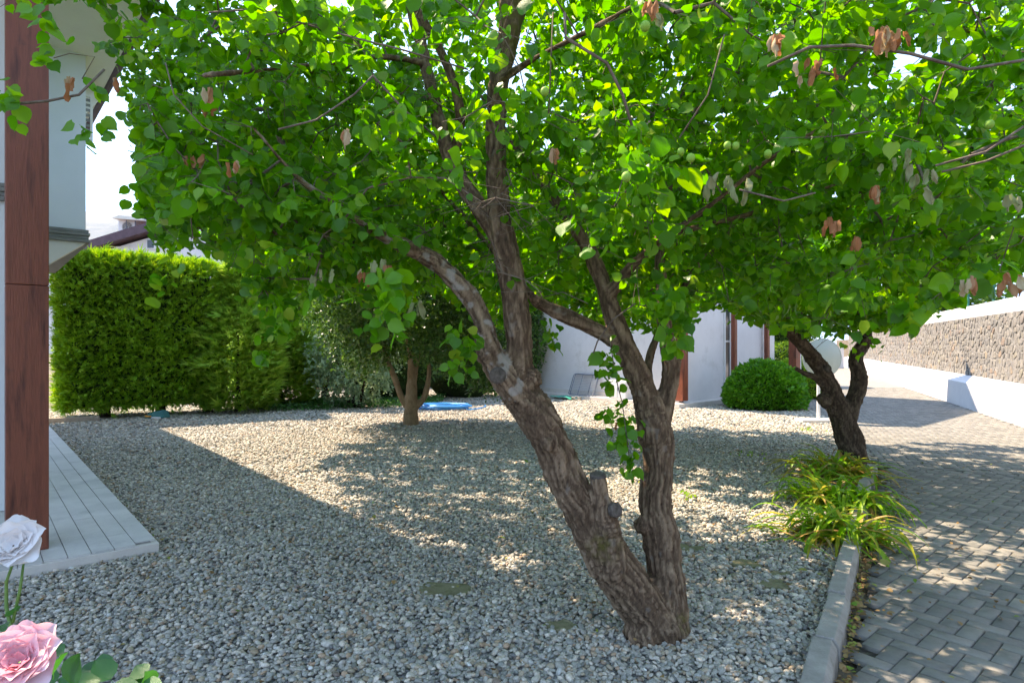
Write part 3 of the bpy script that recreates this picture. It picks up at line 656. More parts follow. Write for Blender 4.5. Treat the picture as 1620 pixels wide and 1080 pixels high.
for i in range(1, NI+1):
    for j in range(1, NJ+1):
        c = cen[i, j]; poly = [(c[0]-.5, max(c[1]-.5, .80)), (c[0]+.5, max(c[1]-.5, .80)), (c[0]+.5, min(c[1]+.5, WT-.02)), (c[0]-.5, min(c[1]+.5, WT-.02))]
        if poly[0][1] >= poly[2][1]-.03: continue
        for di in (-2, -1, 0, 1, 2):
            for dj in (-2, -1, 0, 1, 2):
                if (di or dj) and 0 <= i+di < NI+2 and 0 <= j+dj < NJ+2:
                    q = cen[i+di, j+dj]; n = q-c; m = (q+c)/2; l = np.linalg.norm(n)
                    poly = clip(poly, n[0], n[1], n@m-.012*l) if poly else poly
        if len(poly) < 3: continue
        poly = np.array(poly); cc = poly.mean(0)
        # round the corners once
        rp = []
        for k in range(len(poly)):
            p, q = poly[k], poly[(k+1) % len(poly)]; rp += [p*.78+q*.22, p*.22+q*.78]
        poly = np.array(rp)
        if (poly.max(0)-poly.min(0)).min() < .04: continue
        d = sr.uniform(.004, .028); tl = sr.normal(0, .06, 2); n = len(poly)
        vs = [WP(p[0], .385, p[1]) for p in poly]+[WP(*( (lambda e: (e[0], .375-d*.7-((e-cc)@tl)*.4, e[1]))(cc+(p-cc)*.93))) for p in poly]+[WP(*( (lambda e: (e[0], .375-d-((e-cc)@tl)*.6, e[1]))(cc+(p-cc)*.72))) for p in poly]
        fs = [tuple(range(2*n, 3*n))[::-1]]
        for r_ in (0, 1):
            for k in range(n): fs.append((r_*n+k, (r_+1)*n+k, (r_+1)*n+(k+1) % n, r_*n+(k+1) % n))
        stones.append((c[0], vs, fs))
px_, _ = proj(np.array([WP(s_[0], .37, 1.5) for s_ in stones]))
inview = [(abs(p-1520) + (1e5 if (p > 1640 or p < 1370) else 0), k) for k, p in enumerate(px_)]
# nearest part of the wall in frame first
keyd = sorted(range(len(stones)), key=lambda k: (0 if 1370 < px_[k] < 1640 else 1, stones[k][0]))
sel = set(keyd[:300])
st_all = MB()
for k, (a, vs, fs) in enumerate(stones):
    if k in sel:
        mb = MB(); mb.add(vs, fs); mb.obj('stone', M['stone'], rw)
    else: st_all.add(vs, fs)
st_all.obj('stonework', M['stone'], rw, kind='stuff')
# fence posts above the parapet
for k, a in enumerate((3.3, .9, -1.5)):
    ft = empty('fence_post', WP(a, .75, WT), ['far green metal fence post above the white parapet', 'middle green metal fence post above the white parapet', 'nearest green metal fence post above the white parapet'][k], 'fence post', 'green posts above the parapet')
    mb = MB(); mb.tube([WP(a, .75, 1.0), WP(a, .75, WT+1.5)], .03, 8); mb.obj('shaft', M['fence'], ft); mb = MB(); mb.tube([WP(a, .75, WT+1.5), WP(a, .75, WT+1.54)], .036, 8); mb.obj('cap', M['fence'], ft)

# ------------------------------------------------------------------ satellite dish on a post
db = G(1297, 668); dish = empty('satellite_dish', db, 'round pale grey dish on a white post behind the forked dark trunk', 'satellite dish')
mb = MB(); mb.box(db+np.array([-.42, -.12, -.02]), np.array([.8, 0, 0]), np.array([0, .4, 0]), ZV*.08); mb.obj('base_slab', M['slab'], dish, .01)
mb = MB(); mb.tube([db+ZV*.06+np.array([.02, .1, 0]), db+ZV*1.3+np.array([.02, .1, 0])], .035, 12); mb.obj('post', M['whitemetal'], dish)
dc = P(1300, 566, db[1]+.02); mb = MB(); rings = 8; nn = 40; vs = []
for r in range(rings+1):
    q = r/rings*.41
    for k in range(nn): vs.append(dc+np.array([q*math.cos(2*PI*k/nn), -.10+q*q*.5+.0, q*math.sin(2*PI*k/nn)]))
fs = [(r*nn+k, r*nn+(k+1) % nn, (r+1)*nn+(k+1) % nn, (r+1)*nn+k) for r in range(rings) for k in range(nn)]
mb.add(vs, fs); b0 = len(mb.v); mb.tube([dc+np.array([.41*math.cos(2*PI*k/nn), -.10+.41*.41*.5, .41*math.sin(2*PI*k/nn)]) for k in range(nn+1)], .008, 6)
mb.obj('reflector', M['dish'], dish, smooth=True)
mb = MB(); mb.tube([dc+np.array([0, .0, 0]), dc+np.array([0, .15, -.05])], .03, 8); mb.obj('bracket', M['greymetal'], dish)

# porch post of the neighbour beyond the round bush, and end wall of the path
pb = P(1263, 600, 17.5); pb[2] = 0
np_ = empty('porch_pillar', pb, 'square brown pillar on a white pier between the round bush and the dish', 'pillar')
mb = MB(); mb.box(pb-U*.13, U*.26, V*.22, ZV*.95); mb.obj('pier', M['whitebase'], np_, .01)
mb = MB(); mb.box(pb-U*.13+ZV*.952, U*.26, V*.22, ZV*2.4); mb.obj('shaft', M['wood'], np_, .01)
mb = MB(); mb.box(pb+U*.135+V*.02, U*.10, V*.16, ZV*3.2); mb.obj('trim', M['whitebase'], np_, .01)
eb = G(1322, 583); ew = MB(); ew.box(eb+np.array([-6, 0, -.1]), np.array([7.0, .8, 0]), np.array([0, .3, 0]), ZV*1.55)
tag(ew.obj('garden_wall', M['whitebase'], None, .01), 'low white wall closing the far end of the paved path', 'wall')

# ------------------------------------------------------------------ background house, roof equipment, hill
Yb = 30
def BP(px, py, dy=0): return P(px, py, Yb+dy)
bh = empty('gable_house', BP(300, 545), 'white gabled house with purple brown roof edge beyond the tall hedge', 'house')
def bprism(name, pts, mat, y0, depth, parent=bh):
    mb = MB(); mb.prism([P(a, b, y0) for a, b in pts], np.array([0, depth, 0])); return mb.obj(name, mat, parent)
bprism('wall', [(60, 560), (60, 418), (120, 410), (270, 366), (420, 322), (560, 366), (600, 380), (600, 560)], M['wallpaint'], Yb, 8)
bprism('roof', [(100, 405), (137, 381), (420, 294), (430, 294), (640, 360), (640, 376), (430, 311), (420, 311), (140, 393), (118, 400)], M['roof'], Yb-.5, 9)
mb = MB(); mb.box(BP(120, 391)+np.array([0, -.03, 0]), P(400, 391, Yb)-P(120, 391, Yb), np.array([0, .028, 0]), ZV*.03); mb.obj('string_course', M['cream'], bh)
mb = MB(); mb.box(P(231, 394, Yb-.06), P(247, 394, Yb)-P(231, 394, Yb), np.array([0, .055, 0]), ZV*.50); w1 = mb.obj('window', M['whitebase'], bh)
mb = MB(); mb.box(P(233, 392, Yb-.075), P(243, 392, Yb)-P(233, 392, Yb), np.array([0, .012, 0]), ZV*.38); mb.obj('pane', M['glass'], w1)
# air conditioner with shelter
ab = P(206, 372, Yb+.6); ac = empty('air_conditioner', ab, 'white air conditioner under a small flat shelter on the far roof', 'air conditioner')
mb = MB(); mb.box(P(187, 374, Yb+.6), np.array([.85, 0, 0]), np.array([0, .5, 0]), ZV*.80); mb.obj('casing', M['whitemetal'], ac, .02)
mb = MB(); cc = P(201, 359, Yb+.585); mb.tube([cc, cc+np.array([0, .012, 0])], .25, 20); mb.obj('fan_grille', M['cornice'], ac)
mb = MB(); cc = P(201, 359, Yb+.565)
for r in (.08, .15, .22): mb.tube([cc+np.array([r*math.cos(a), 0, r*math.sin(a)]) for a in np.linspace(0, 2*PI, 20)], .008, 4, False)
mb.obj('grille_ring', M['whitemetal'], ac, kind='stuff')
for px in (200, 214, 207, 221):
    mb = MB(); mb.tube([P(px, 366, Yb+.4+(px % 2)*.9), P(px, 344, Yb+.4+(px % 2)*.9)], .02, 6); mb.obj('leg', M['greymetal'], ac)
mb = MB(); mb.prism([P(177, 345, Yb+.1), P(228, 349, Yb+.1), P(226, 345, Yb+.1), P(188, 340.5, Yb+.1)], np.array([0, 1.5, 0])); mb.obj('shelter_roof', M['cream'], ac)
for k, (px, py, r, dy, mt, lb) in enumerate(((242, 347, .30, .9, 'copper', 'coppery steel water tank lying on the far roof slope'), (257, 342, .32, .7, 'darktank', 'dark water tank in front of the coppery one on the far roof'))):
    c0 = P(px, py, Yb+dy); tk = empty('water_tank', c0, lb, 'water tank', 'water tanks on the far roof')
    mb = MB(); d = np.array([.5, .25, .12]); d = d/np.linalg.norm(d)
    mb.tube([c0-d*.56, c0-d*.5, c0-d*.35, c0+d*.35, c0+d*.5, c0+d*.56], [r*.4, r*.85, r, r, r*.85, r*.4], 20); mb.obj('barrel', M[mt], tk, smooth=True)
    for e in (-.3, .3):
        mb = MB(); mb.tube([c0+d*e+ZV*-r*.7, c0+d*e-ZV*(r+.35)], .03, 6); mb.obj('leg', M['greymetal'], tk)
# hill ridge
hx = np.linspace(-5200, 1500, 60); hd = np.linspace(0, 1, 14); vs = []
for i, x in enumerate(hx):
    t = (x+2700)/500
    top = 1215+45*math.sin(x/420)+30*math.sin(x/170+1)-.09*abs(x+3700)
    for j, d in enumerate(hd): vs.append((x, 4000+d*1500+60*math.sin(x/200+d*5), top*(math.sin(d*PI/2)**1.2)+18*math.sin(x/60+d*23)*d))
fs = [(i*14+j, (i+1)*14+j, (i+1)*14+j+1, i*14+j+1) for i in range(59) for j in range(13)]
mb = MB(); mb.add(vs, fs); mb.obj('hill', M['mount'], None, kind='structure', smooth=True)

# ------------------------------------------------------------------ trees: skeleton -> remeshed trunk with bark relief
def limb(pts, n_sub=6, wf=.80):
    """pts: (px,py,Y,width_px) -> smooth polyline (pos, radius)"""
    A = np.array([np.concatenate([P(a, b, y), [w*wf/2/FPX*y]]) for a, b, y, w in pts])
    out = []
    for i in range(len(A)-1):
        p0, p1, p2, p3 = A[max(i-1, 0)], A[i], A[i+1], A[min(i+2, len(A)-1)]
        for k in range(n_sub):
            t = k/n_sub; out.append(.5*((2*p1)+(-p0+p2)*t+(2*p0-5*p1+4*p2-p3)*t*t+(-p0+3*p1-3*p2+p3)*t**3))
    out.append(A[-1]); return np.array(out)
def build_trunk(name, limbs, blobs, mat, parent, voxel, amp=.012, freq=42, lich=None, moss=None, seed=0):
    mb = MB()
    for L_ in limbs: mb.tube([q[:3] for q in L_], [max(q[3], voxel*1.3) for q in L_], 18)
    me = mb.mesh('raw', mat)
    bm = bmesh.new(); bm.from_mesh(me)
    for (c, r) in blobs:
        bmesh.ops.create_icosphere(bm, subdivisions=3, radius=r, matrix=Matrix.Translation(Vector(c)))
    bm.to_mesh(me); bm.free()
    ob = bpy.data.objects.new('raw', me); C.objects.link(ob)
    md = ob.modifiers.new('r', 'REMESH'); md.mode = 'VOXEL'; md.voxel_size = voxel
    sm = ob.modifiers.new('s', 'SMOOTH'); sm.iterations = 6; sm.factor = .5
    dg = bpy.context.evaluated_depsgraph_get(); ev = ob.evaluated_get(dg)
    m2 = bpy.data.meshes.new_from_object(ev); bpy.data.objects.remove(ob)
    n = len(m2.vertices); co = np.empty(n*3, np.float32); m2.vertices.foreach_get('co', co); co = co.reshape(-1, 3).astype(float)
    no = np.empty(n*3, np.float32); m2.vertices.foreach_get('normal', no); no = no.reshape(-1, 3).astype(float)
    best = np.full(n, 1e9); rad = np.zeros((n, 3)); arc = np.zeros(n); lid = np.zeros(n); rr = np.zeros(n)
    for li, L_ in enumerate(limbs):
        s = 0
        for a, b in zip(L_[:-1], L_[1:]):
            d = b[:3]-a[:3]; l = np.linalg.norm(d); d = d/l
            t = np.clip((co-a[:3])@d, 0, l); c = a[:3]+t[:, None]*d; r = a[3]+(b[3]-a[3])*t/l
            q = co-c; e = np.linalg.norm(q, axis=1)/r
            k = e < best-.0; best[k] = e[k]; rad[k] = q[k]; arc[k] = (s+t)[k]; lid[k] = li; rr[k] = r[k]
            s += l
    q = rad*freq; q[:, 2] += arc*5+lid*13.7; q[:, 0] += .8*fbm(np.stack([arc*9, lid, arc*0], 1), 2, 3)*3
    w = fbm(co*7, 2, seed+9)*1.1
    n1 = vnoise(q+w[:, None], seed); n2 = vnoise(q*2.1+5+w[:, None], seed+1); n3 = fbm(co*60, 2, seed+5)
    n4 = vnoise(q*4.3+11+w[:, None], seed+2)
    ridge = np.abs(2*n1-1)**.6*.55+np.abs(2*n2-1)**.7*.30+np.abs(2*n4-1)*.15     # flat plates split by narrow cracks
    big = fbm(co*5.5, 2, seed+3)-.5
    sc = np.clip(rr/.09, .25, 1.15)
    co2 = co+no*(sc*(amp*(ridge-.55)*2+amp*.35*(n3-.5))+big*.035*sc)[:, None]
    m2.vertices.foreach_set('co', co2.astype(np.float32).ravel())
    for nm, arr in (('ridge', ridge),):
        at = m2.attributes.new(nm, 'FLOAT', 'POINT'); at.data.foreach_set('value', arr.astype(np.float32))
    la = np.zeros(n)
    if lich is not None: la = np.where(np.isin(lid, lich), np.clip((fbm(co*22, 3, 77)-.56)*8, 0, .75), np.clip((fbm(co*20, 2, 78)-.74)*6, 0, .25))
    at = m2.attributes.new('lichen', 'FLOAT', 'POINT'); at.data.foreach_set('value', la.astype(np.float32))
    mo = np.zeros(n)
    if moss is not None:
        for (c, r) in moss: mo = np.maximum(mo, np.clip(1.3-np.linalg.norm(co-np.asarray(c), axis=1)/r, 0, .8)*np.clip((fbm(co*40, 2, 5)-.3)*3, 0, 1))
    at = m2.attributes.new('moss', 'FLOAT', 'POINT'); at.data.foreach_set('value', mo.astype(np.float32))
    m2.polygons.foreach_set('use_smooth', np.ones(len(m2.polygons), bool)); m2.materials.clear(); m2.materials.append(mat); m2.update()
    m2.name = name
    return link(name, m2, parent)

def grow(nodes0, att, seedr=0):
    """nodes0: (n,3) limb nodes; att: (m,3) targets -> positions, parent index (limb nodes have -1)"""
    pos = list(map(np.asarray, nodes0)); par = [-1]*len(pos)
    n0 = np.asarray(nodes0); d0 = np.array([np.min(np.linalg.norm(n0-a, axis=1)) for a in att]); order = np.argsort(d0)
    cap = len(pos)+len(att)*4+10; A = np.zeros((cap, 3)); A[:len(pos)] = n0; cnt = len(pos); par = np.full(cap, -1)
    g = np.random.default_rng(seedr); leafn = []
    for k in order:
        a = att[k]; d = np.linalg.norm(A[:cnt]-a, axis=1); d[:len(n0)] *= .9; j = int(np.argmin(d)); dist = np.linalg.norm(A[j]-a)
        m = 1 if dist < .18 else (2 if dist < .45 else 4)
        prev = j; base = A[j].copy(); off = g.normal(0, .10*dist, 3)
        for i in range(1, m+1):
            t = i/m; p = base*(1-t)+a*t+off*math.sin(t*PI)*(1 if m > 1 else 0)+np.array([0, 0, .12*dist*math.sin(t*PI)])
            A[cnt] = p; par[cnt] = prev; prev = cnt; cnt += 1
        leafn.append(prev)
    return A[:cnt], par[:cnt], np.array(leafn), len(n0)
def branch_mesh(A, par, n0, mat, rmin=.0022, rmax=.03, k=.0027, extra=None):
    n = len(A); w = np.zeros(n); ch = np.zeros(n)
    for i in range(n-1, n0-1, -1):
        if w[i] == 0: w[i] = 1
        w[par[i]] += w[i]
    r = np.clip(k*np.sqrt(np.maximum(w, 1)), rmin, rmax)
    idx = np.arange(n0, n); a = A[par[idx]]; b = A[idx]; ra = np.minimum(r[par[idx]], r[idx]*1.5); rb = r[idx]
    if extra is not None:
        a = np.concatenate([a, extra[0]]); b = np.concatenate([b, extra[1]]); ra = np.concatenate([ra, extra[2]]); rb = np.concatenate([rb, extra[2]*.6])
    d = nrm(b-a); s = np.cross(d, np.array([.3, .2, 1.])); s = nrm(s); t = np.cross(d, s); K = 5; vs = []
    for e, rad in ((a, ra), (b, rb)):
        for q in range(K):
            an = 2*PI*q/K; vs.append(e+rad[:, None]*(s*math.cos(an)+t*math.sin(an)))
    v = np.stack(vs, 1); m = len(a)
    f = np.array([(q, (q+1) % K, K+(q+1) % K, K+q) for q in range(K)]); F = f[None]+(np.arange(m)*2*K)[:, None, None]
    return np_mesh('twigs', v.reshape(-1, 3), [F.reshape(-1, 4)], mat, True)

BND = np.array([(-200, 10), (20, 15), (75, 38), (115, 45), (138, 75), (160, 105), (188, 145), (203, 215), (215, 300), (228, 350), (250, 400), (270, 400), (330, 385), (370, 430), (410, 510), (460, 540), (500, 470), (560, 470), (600, 500), (650, 500),
                (670, 450), (700, 470), (760, 520), (800, 530), (850, 480), (900, 495), (930, 520), (980, 540), (1040, 545), (1075, 540), (1110, 480), (1150, 495), (1200, 520), (1260, 530), (1320, 535), (1400, 530), (1440, 520), (1470, 500), (1510, 475), (1560, 450), (1620, 435), (1800, 430)], float)
def bound(px): return np.interp(px, BND[:, 0], BND[:, 1])

def crown(root, limbs, att, per, size, mat_leaf, n_big=300, seed=0, droop=.55, long_twigs=None, clusters=None, limit=True, twigr=.0027, margin=14, clear=None, near=None):
    nodes = np.concatenate([L_[:, :3] for L_ in limbs])
    A, par, leafn, n0 = grow(nodes, att, seed)
    g = np.random.default_rng(seed+100)
    # spur twigs around every outer node, leaves along them
    base = A[n0:]; base = base[g.random(len(base)) < .97]
    nt = 3; tb = np.repeat(base, nt, 0); td = nrm(g.normal(size=tb.shape)*np.array([1, 1, .55])+np.array([0, 0, -.12])); tl = g.uniform(.08, .27, len(tb))
    te = tb+td*tl[:, None]; te[:, 2] -= tl*tl*.5
    ex = (tb, te, np.full(len(tb), .0016))
    nl = per; lb = np.repeat(np.arange(len(tb)), nl); f = g.random(len(lb))**.7; o = tb[lb]*(1-f[:, None])+te[lb]*f[:, None]+g.normal(0, .012, (len(lb), 3))
    out = nrm(np.cross(td[lb], g.normal(size=(len(lb), 3))))
    sx, d, nn = leaf_frames(len(o), droop, .8, out*.8+td[lb]*.5); o = o+d*.02
    if clusters is not None:
        co = []
        for (px, py, Y, rad, n) in clusters:
            n = int(n*(.8 if px < 300 else 1.25)); c = P(px, py, Y); co.append(c+g.normal(0, 1, (n, 3))*np.array([rad, rad*.8, rad])/FPX*Y*.55)
        co = np.concatenate(co); s2, d2, n2 = leaf_frames(len(co), droop+.25, .45)
        n2[:, 1] -= .7; n2 = nrm(n2-d2*(n2*d2).sum(1, keepdims=True)); s2 = np.cross(d2, n2)
        o = np.concatenate([o, co]); sx = np.concatenate([sx, s2]); d = np.concatenate([d, d2]); nn = np.concatenate([nn, n2]); ncl = len(co)
    else: ncl = 0
    sz = size*np.exp(g.normal(0, .24, len(o)))
    if ncl: sz[-ncl:] *= 1.1
    if limit:
        px, py = proj(o+d*sz[:, None]); px1, py1 = proj(o)
        keep = np.maximum(py, py1) < bound(px)+margin*g.normal(0, 1, len(o))
        keep &= ~((o[:, 1] < 1.35) & (np.abs(o[:, 0]) < .95*o[:, 1]+.3))
        if clear is not None:
            for (cx, cy, cY, cr) in clear:
                hit = (np.abs(px1-cx) < cr+16) & (np.abs(py1-cy) < cr+16) & (o[:, 1] < cY+.02); keep &= ~(hit & (g.random(len(keep)) < .42))
        if near is not None:
            keep &= ~((o[:, 1] < near[1]) & (np.maximum(py, py1) > np.interp(px1, near[0][:, 0], near[0][:, 1])))
        if ncl: keep[-ncl:] = True
        o, sx, d, nn, sz = o[keep], sx[keep], d[keep], nn[keep], sz[keep]
        px, py = proj(te); k2 = py < bound(px)+5; ex = (ex[0][k2], ex[1][k2], ex[2][k2])
    link('twigs', branch_mesh(A, par, n0, M['twig'], k=twigr, extra=ex), root, 'stuff')
    # the leaves showing largest are parts of their own
    px, py = proj(o); ap = sz/np.maximum(o[:, 1], .3)*((px > -20) & (px < 1640) & (py > -20) & (py < 1090) & (o[:, 1] > .5)); big = np.argsort(-ap)[:n_big]
    mask = np.ones(len(o), bool); mask[big] = False
    v, q = batch(o[mask], sx[mask], d[mask], nn[mask], sz[mask], LVF if near is not None else LV, LQF if near is not None else LQ)
    link('foliage', np_mesh('foliage', v, [q], mat_leaf, True), root, 'stuff')
    return o, sx, d, nn, sz, big, A, te
def leaf_variants(mat):
    out = []
    for k in range(4):
        g = np.random.default_rng(k+40); n = 7; v = [(0, -.22, -.05), (0, 0, 0)]; 
        # richer leaf: midrib row and two edge rows
        ys = np.array([0, .12, .32, .55, .78, .94, 1.05]); ws = np.array([.02, .30, .46, .45, .31, .13, 0])*(.92+.16*g.random())
        rows = []
        V_ = []
        for y, w in zip(ys, ws):
            z = -.10*y*y+.02*math.sin(y*7+k); 
            V_ += [(-w, y-.02*w, z+.16*w+.02*g.normal()), (-w*.5, y, z+.05*w), (0, y, z-.02), (w*.5, y, z+.05*w), (w, y-.02*w, z+.16*w+.02*g.normal())]
        F = [(i*5+j, i*5+j+1, (i+1)*5+j+1, (i+1)*5+j) for i in range(6) for j in range(4)]
        b = len(V_); V_ += [(-.012, -.32, .0), (.012, -.32, .0), (.012, .05, 0), (-.012, .05, 0)]; F.append((b, b+1, b+2, b+3))
        me = bpy.data.meshes.new('leaf'); me.from_pydata(V_, [], F); me.polygons.foreach_set('use_smooth', np.ones(len(F), bool)); me.materials.append(mat); out.append(me)
    return out
LEAFME = leaf_variants(M['leaf_obj'])
def frame_matrix(o, s, d, n, sz):
    return Matrix(((s[0]*sz, d[0]*sz, n[0]*sz, o[0]), (s[1]*sz, d[1]*sz, n[1]*sz, o[1]), (s[2]*sz, d[2]*sz, n[2]*sz, o[2]), (0, 0, 0, 1)))
def big_leaves(root, dat):
    o, sx, d, nn, sz, big = dat[:6]
    for i in big: link('leaf', LEAFME[i % 4], root, None, frame_matrix(o[i], sx[i], d[i], nn[i], sz[i]))

# withered leaf mesh: crumpled narrow hanging leaf
def withered_variants(mat):
    out = []
    for k in range(3):
        g = np.random.default_rng(k+70); V_ = []
        for y in np.linspace(0, 1, 6):
            w = .20*math.sin(PI*min(1, y*.9+.08))+.02
            tw = g.normal(0, .35); c, s = math.cos(tw), math.sin(tw)
            for t in (-1, -.4, .3, 1): V_.append((w*t*c+g.normal(0, .03), y+g.normal(0, .03), w*t*s+.13*math.cos(t*2.9)+g.normal(0, .035)))
        F = [(i*4+j, i*4+j+1, (i+1)*4+j+1, (i+1)*4+j) for i in range(5) for j in range(3)]
        me = bpy.data.meshes.new('withered_leaf'); me.from_pydata(V_, [], F); me.polygons.foreach_set('use_smooth', np.ones(len(F), bool)); me.materials.append(mat); out.append(me)
    return out
WITH = withered_variants(M['withered']); PALE = withered_variants(M['pale_leaf'])
def hang(root, px, py, Y, n, mes, size, spread, name='withered_leaf', g=np.random.default_rng(8)):
    for k in range(n):
        o = P(px+g.normal(0, spread), py+g.normal(0, spread*.35), Y+g.normal(0, .04))
        d = nrm(np.array([g.normal(0, .22), g.normal(0, .22), -1])); n_ = nrm(np.cross(d, g.normal(size=3))); s = np.cross(d, n_)
        link(name, mes[k % 3], root, None, frame_matrix(o, s, d, n_, size*g.uniform(.7, 1.2)))

def ellipsoid_pts(n, c, r, g, shell=.0):
    p = nrm(g.normal(size=(n, 3)))*(g.random(n)**(1/3))[:, None] if shell == 0 else nrm(g.normal(size=(n, 3)))*g.uniform(shell, 1, n)[:, None]
    return np.asarray(c)+p*np.asarray(r)

# ---- main tree
A_Y = 3.53
ta_base = G(1045, 1005)
treeA = empty('apricot_tree', ta_base, 'large apricot tree in front with a forked leaning trunk rising from the gravel', 'tree')
A_l = [
 limb([(1046, 1035, 3.55, 100), (1032, 985, 3.55, 100), (1000, 935, 3.53, 94), (958, 875, 3.5, 88), (914, 795, 3.47, 80), (880, 720, 3.45, 76), (845, 655, 3.42, 80), (815, 612, 3.42, 72), (822, 565, 3.42, 58), (815, 480, 3.42, 55), (797, 385, 3.42, 50), (788, 300, 3.42, 44), (784, 225, 3.42, 40), (788, 130, 3.4, 42), (806, 50, 3.38, 46), (800, -20, 3.36, 36), (780, -110, 3.3, 26)]),
 limb([(806, 50, 3.38, 30), (825, 10, 3.4, 30), (850, -60, 3.5, 25), (890, -150, 3.6, 16)]),
 limb([(800, 400, 3.42, 40), (770, 345, 3.46, 38), (735, 295, 3.5, 34), (708, 240, 3.55, 30), (690, 175, 3.6, 27), (673, 100, 3.65, 25), (655, 25, 3.7, 24), (632, -50, 3.7, 18)]),
 limb([(718, 250, 3.55, 22), (728, 180, 3.45, 22), (706, 100, 3.4, 20), (668, 30, 3.3, 17), (620, -40, 3.2, 14)]),
 limb([(835, 640, 3.4, 60), (795, 592, 3.38, 60), (772, 550, 3.37, 52), (764, 510, 3.37, 44), (745, 475, 3.38, 42), (715, 440, 3.38, 41), (685, 412, 3.38, 38), (655, 396, 3.36, 32), (600, 372, 3.2, 22), (540, 330, 3.0, 17), (470, 280, 2.85, 13), (400, 200, 2.7, 10)]),
 limb([(655, 396, 3.36, 26), (590, 350, 3.7, 22), (520, 300, 4.1, 20), (450, 230, 4.6, 16), (380, 160, 5.0, 12), (300, 100, 5.3, 8)]),
 limb([(1052, 1040, 3.58, 80), (1056, 960, 3.62, 78), (1050, 880, 3.66, 74), (1038, 800, 3.7, 66), (1043, 730, 3.73, 60), (1036, 680, 3.75, 66), (1015, 610, 3.75, 52), (992, 555, 3.76, 44), (970, 500, 3.78, 38), (950, 440, 3.8, 33), (925, 385, 3.85, 29), (880, 320, 3.9, 24), (840, 270, 3.95, 18), (815, 230, 4.0, 14), (760, 150, 4.1, 10)]),
 limb([(980, 545, 3.76, 28), (940, 520, 3.74, 30), (895, 500, 3.7, 30), (852, 478, 3.66, 28), (836, 462, 3.62, 18), (800, 420, 3.9, 13), (740, 350, 4.3, 11), (660, 260, 4.8, 9)]),
 limb([(1038, 690, 3.75, 44), (1054, 630, 3.77, 38), (1062, 575, 3.78, 41), (1052, 525, 3.8, 30), (1048, 460, 3.82, 25), (1044, 380, 3.85, 22), (1060, 290, 3.9, 18), (1100, 180, 4.0, 14), (1150, 60, 4.1, 12), (1180, -60, 4.2, 9)]),
 limb([(1035, 640, 3.8, 18), (1026, 580, 3.95, 17), (1045, 520, 4.1, 15), (1090, 440, 4.3, 12), (1150, 350, 4.5, 9)]),
 limb([(962, 470, 3.79, 26), (985, 440, 3.7, 25), (1010, 410, 3.6, 22), (1060, 370, 3.45, 15), (1130, 320, 3.3, 12), (1220, 250, 3.1, 11), (1320, 190, 2.9, 9)]),
 limb([(1060, 370, 3.45, 14), (1180, 340, 3.6, 11), (1300, 300, 3.7, 9), (1440, 240, 3.7, 7)]),
 limb([(788, 130, 3.4, 20), (850, 90, 3.1, 14), (930, 50, 2.8, 12), (1020, 0, 2.6, 10)]),
 limb([(673, 100, 3.65, 14), (600, 90, 3.4, 12), (520, 100, 3.0, 10), (420, 110, 2.7, 8), (320, 120, 2.4, 7)]),
 # pruned stub
 limb([(968, 900, 3.47, 70), (962, 845, 3.42, 56), (951, 795, 3.39, 40), (946, 752, 3.37, 33)]),
]
blobs = [(P(787, 592, 3.33), .042), (P(774, 560, 3.36), .072), (P(963, 838, 3.38), .055), (P(972, 806, 3.38), .042), (P(868, 700, 3.36), .055), (P(832, 600, 3.42), .085), (P(1048, 995, 3.56), .15), (P(1022, 1000, 3.52), .13), (P(1018, 830, 3.66), .06)]
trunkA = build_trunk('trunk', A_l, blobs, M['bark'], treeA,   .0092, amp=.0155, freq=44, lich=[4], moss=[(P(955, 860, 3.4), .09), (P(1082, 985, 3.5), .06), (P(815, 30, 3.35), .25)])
for (px, py, Y, r, n) in ((787, 594, 3.285, .040, (-.15, -1, .05)), (946, 750, 3.37, .040, (0, -.25, 1)), (976, 806, 3.325, .036, (.5, -.8, .25))):
    mb = MB(); c = P(px, py, Y); n = nrm(np.array(n, float)); mb.tube([c-n*.03, c-n*.004, c+n*.004], [r*1.08, r*1.12, r*.86], 20); mb.obj('pruning_scar', M['cutwood'], treeA, smooth=False)

g = np.random.default_rng(42)
att = np.concatenate([
    ellipsoid_pts(560, (.2, 4.1, 3.05), (3.3, 2.2, 1.35), g),
    ellipsoid_pts(270, (1.9, 3.6, 2.65), (1.9, 1.5, 1.0), g),
    ellipsoid_pts(200, (-1.3, 3.4, 2.7), (1.5, 1.3, .9), g),
    ellipsoid_pts(300, (.2, 5.6, 2.6), (2.4, 1.5, .9), g),
    ellipsoid_pts(260, (-2.0, 5.6, 3.3), (1.9, 1.9, 1.2), g),
    ellipsoid_pts(70, (-1.4, 3.3, 2.25), (.8, .6, .5), g),
    ellipsoid_pts(170, (-2.6, 7.5, 3.2), (1.3, 1.6, 1.0), g),
    ellipsoid_pts(150, (1.1, 4.6, 4.1), (1.5, 1.0, .7), g),
    ellipsoid_pts(190, (1.9, 3.6, 4.2), (3.2, 2.2, .6), g),
])
px, py = proj(att); k = (py < bound(px)-12) & ~((att[:, 1] < 2.15)) & (att[:, 2] > 1.4)
k &= ~((px < 230) & (py > bound(px)-60) & (g.random(len(px)) < .5))
att = att[k]
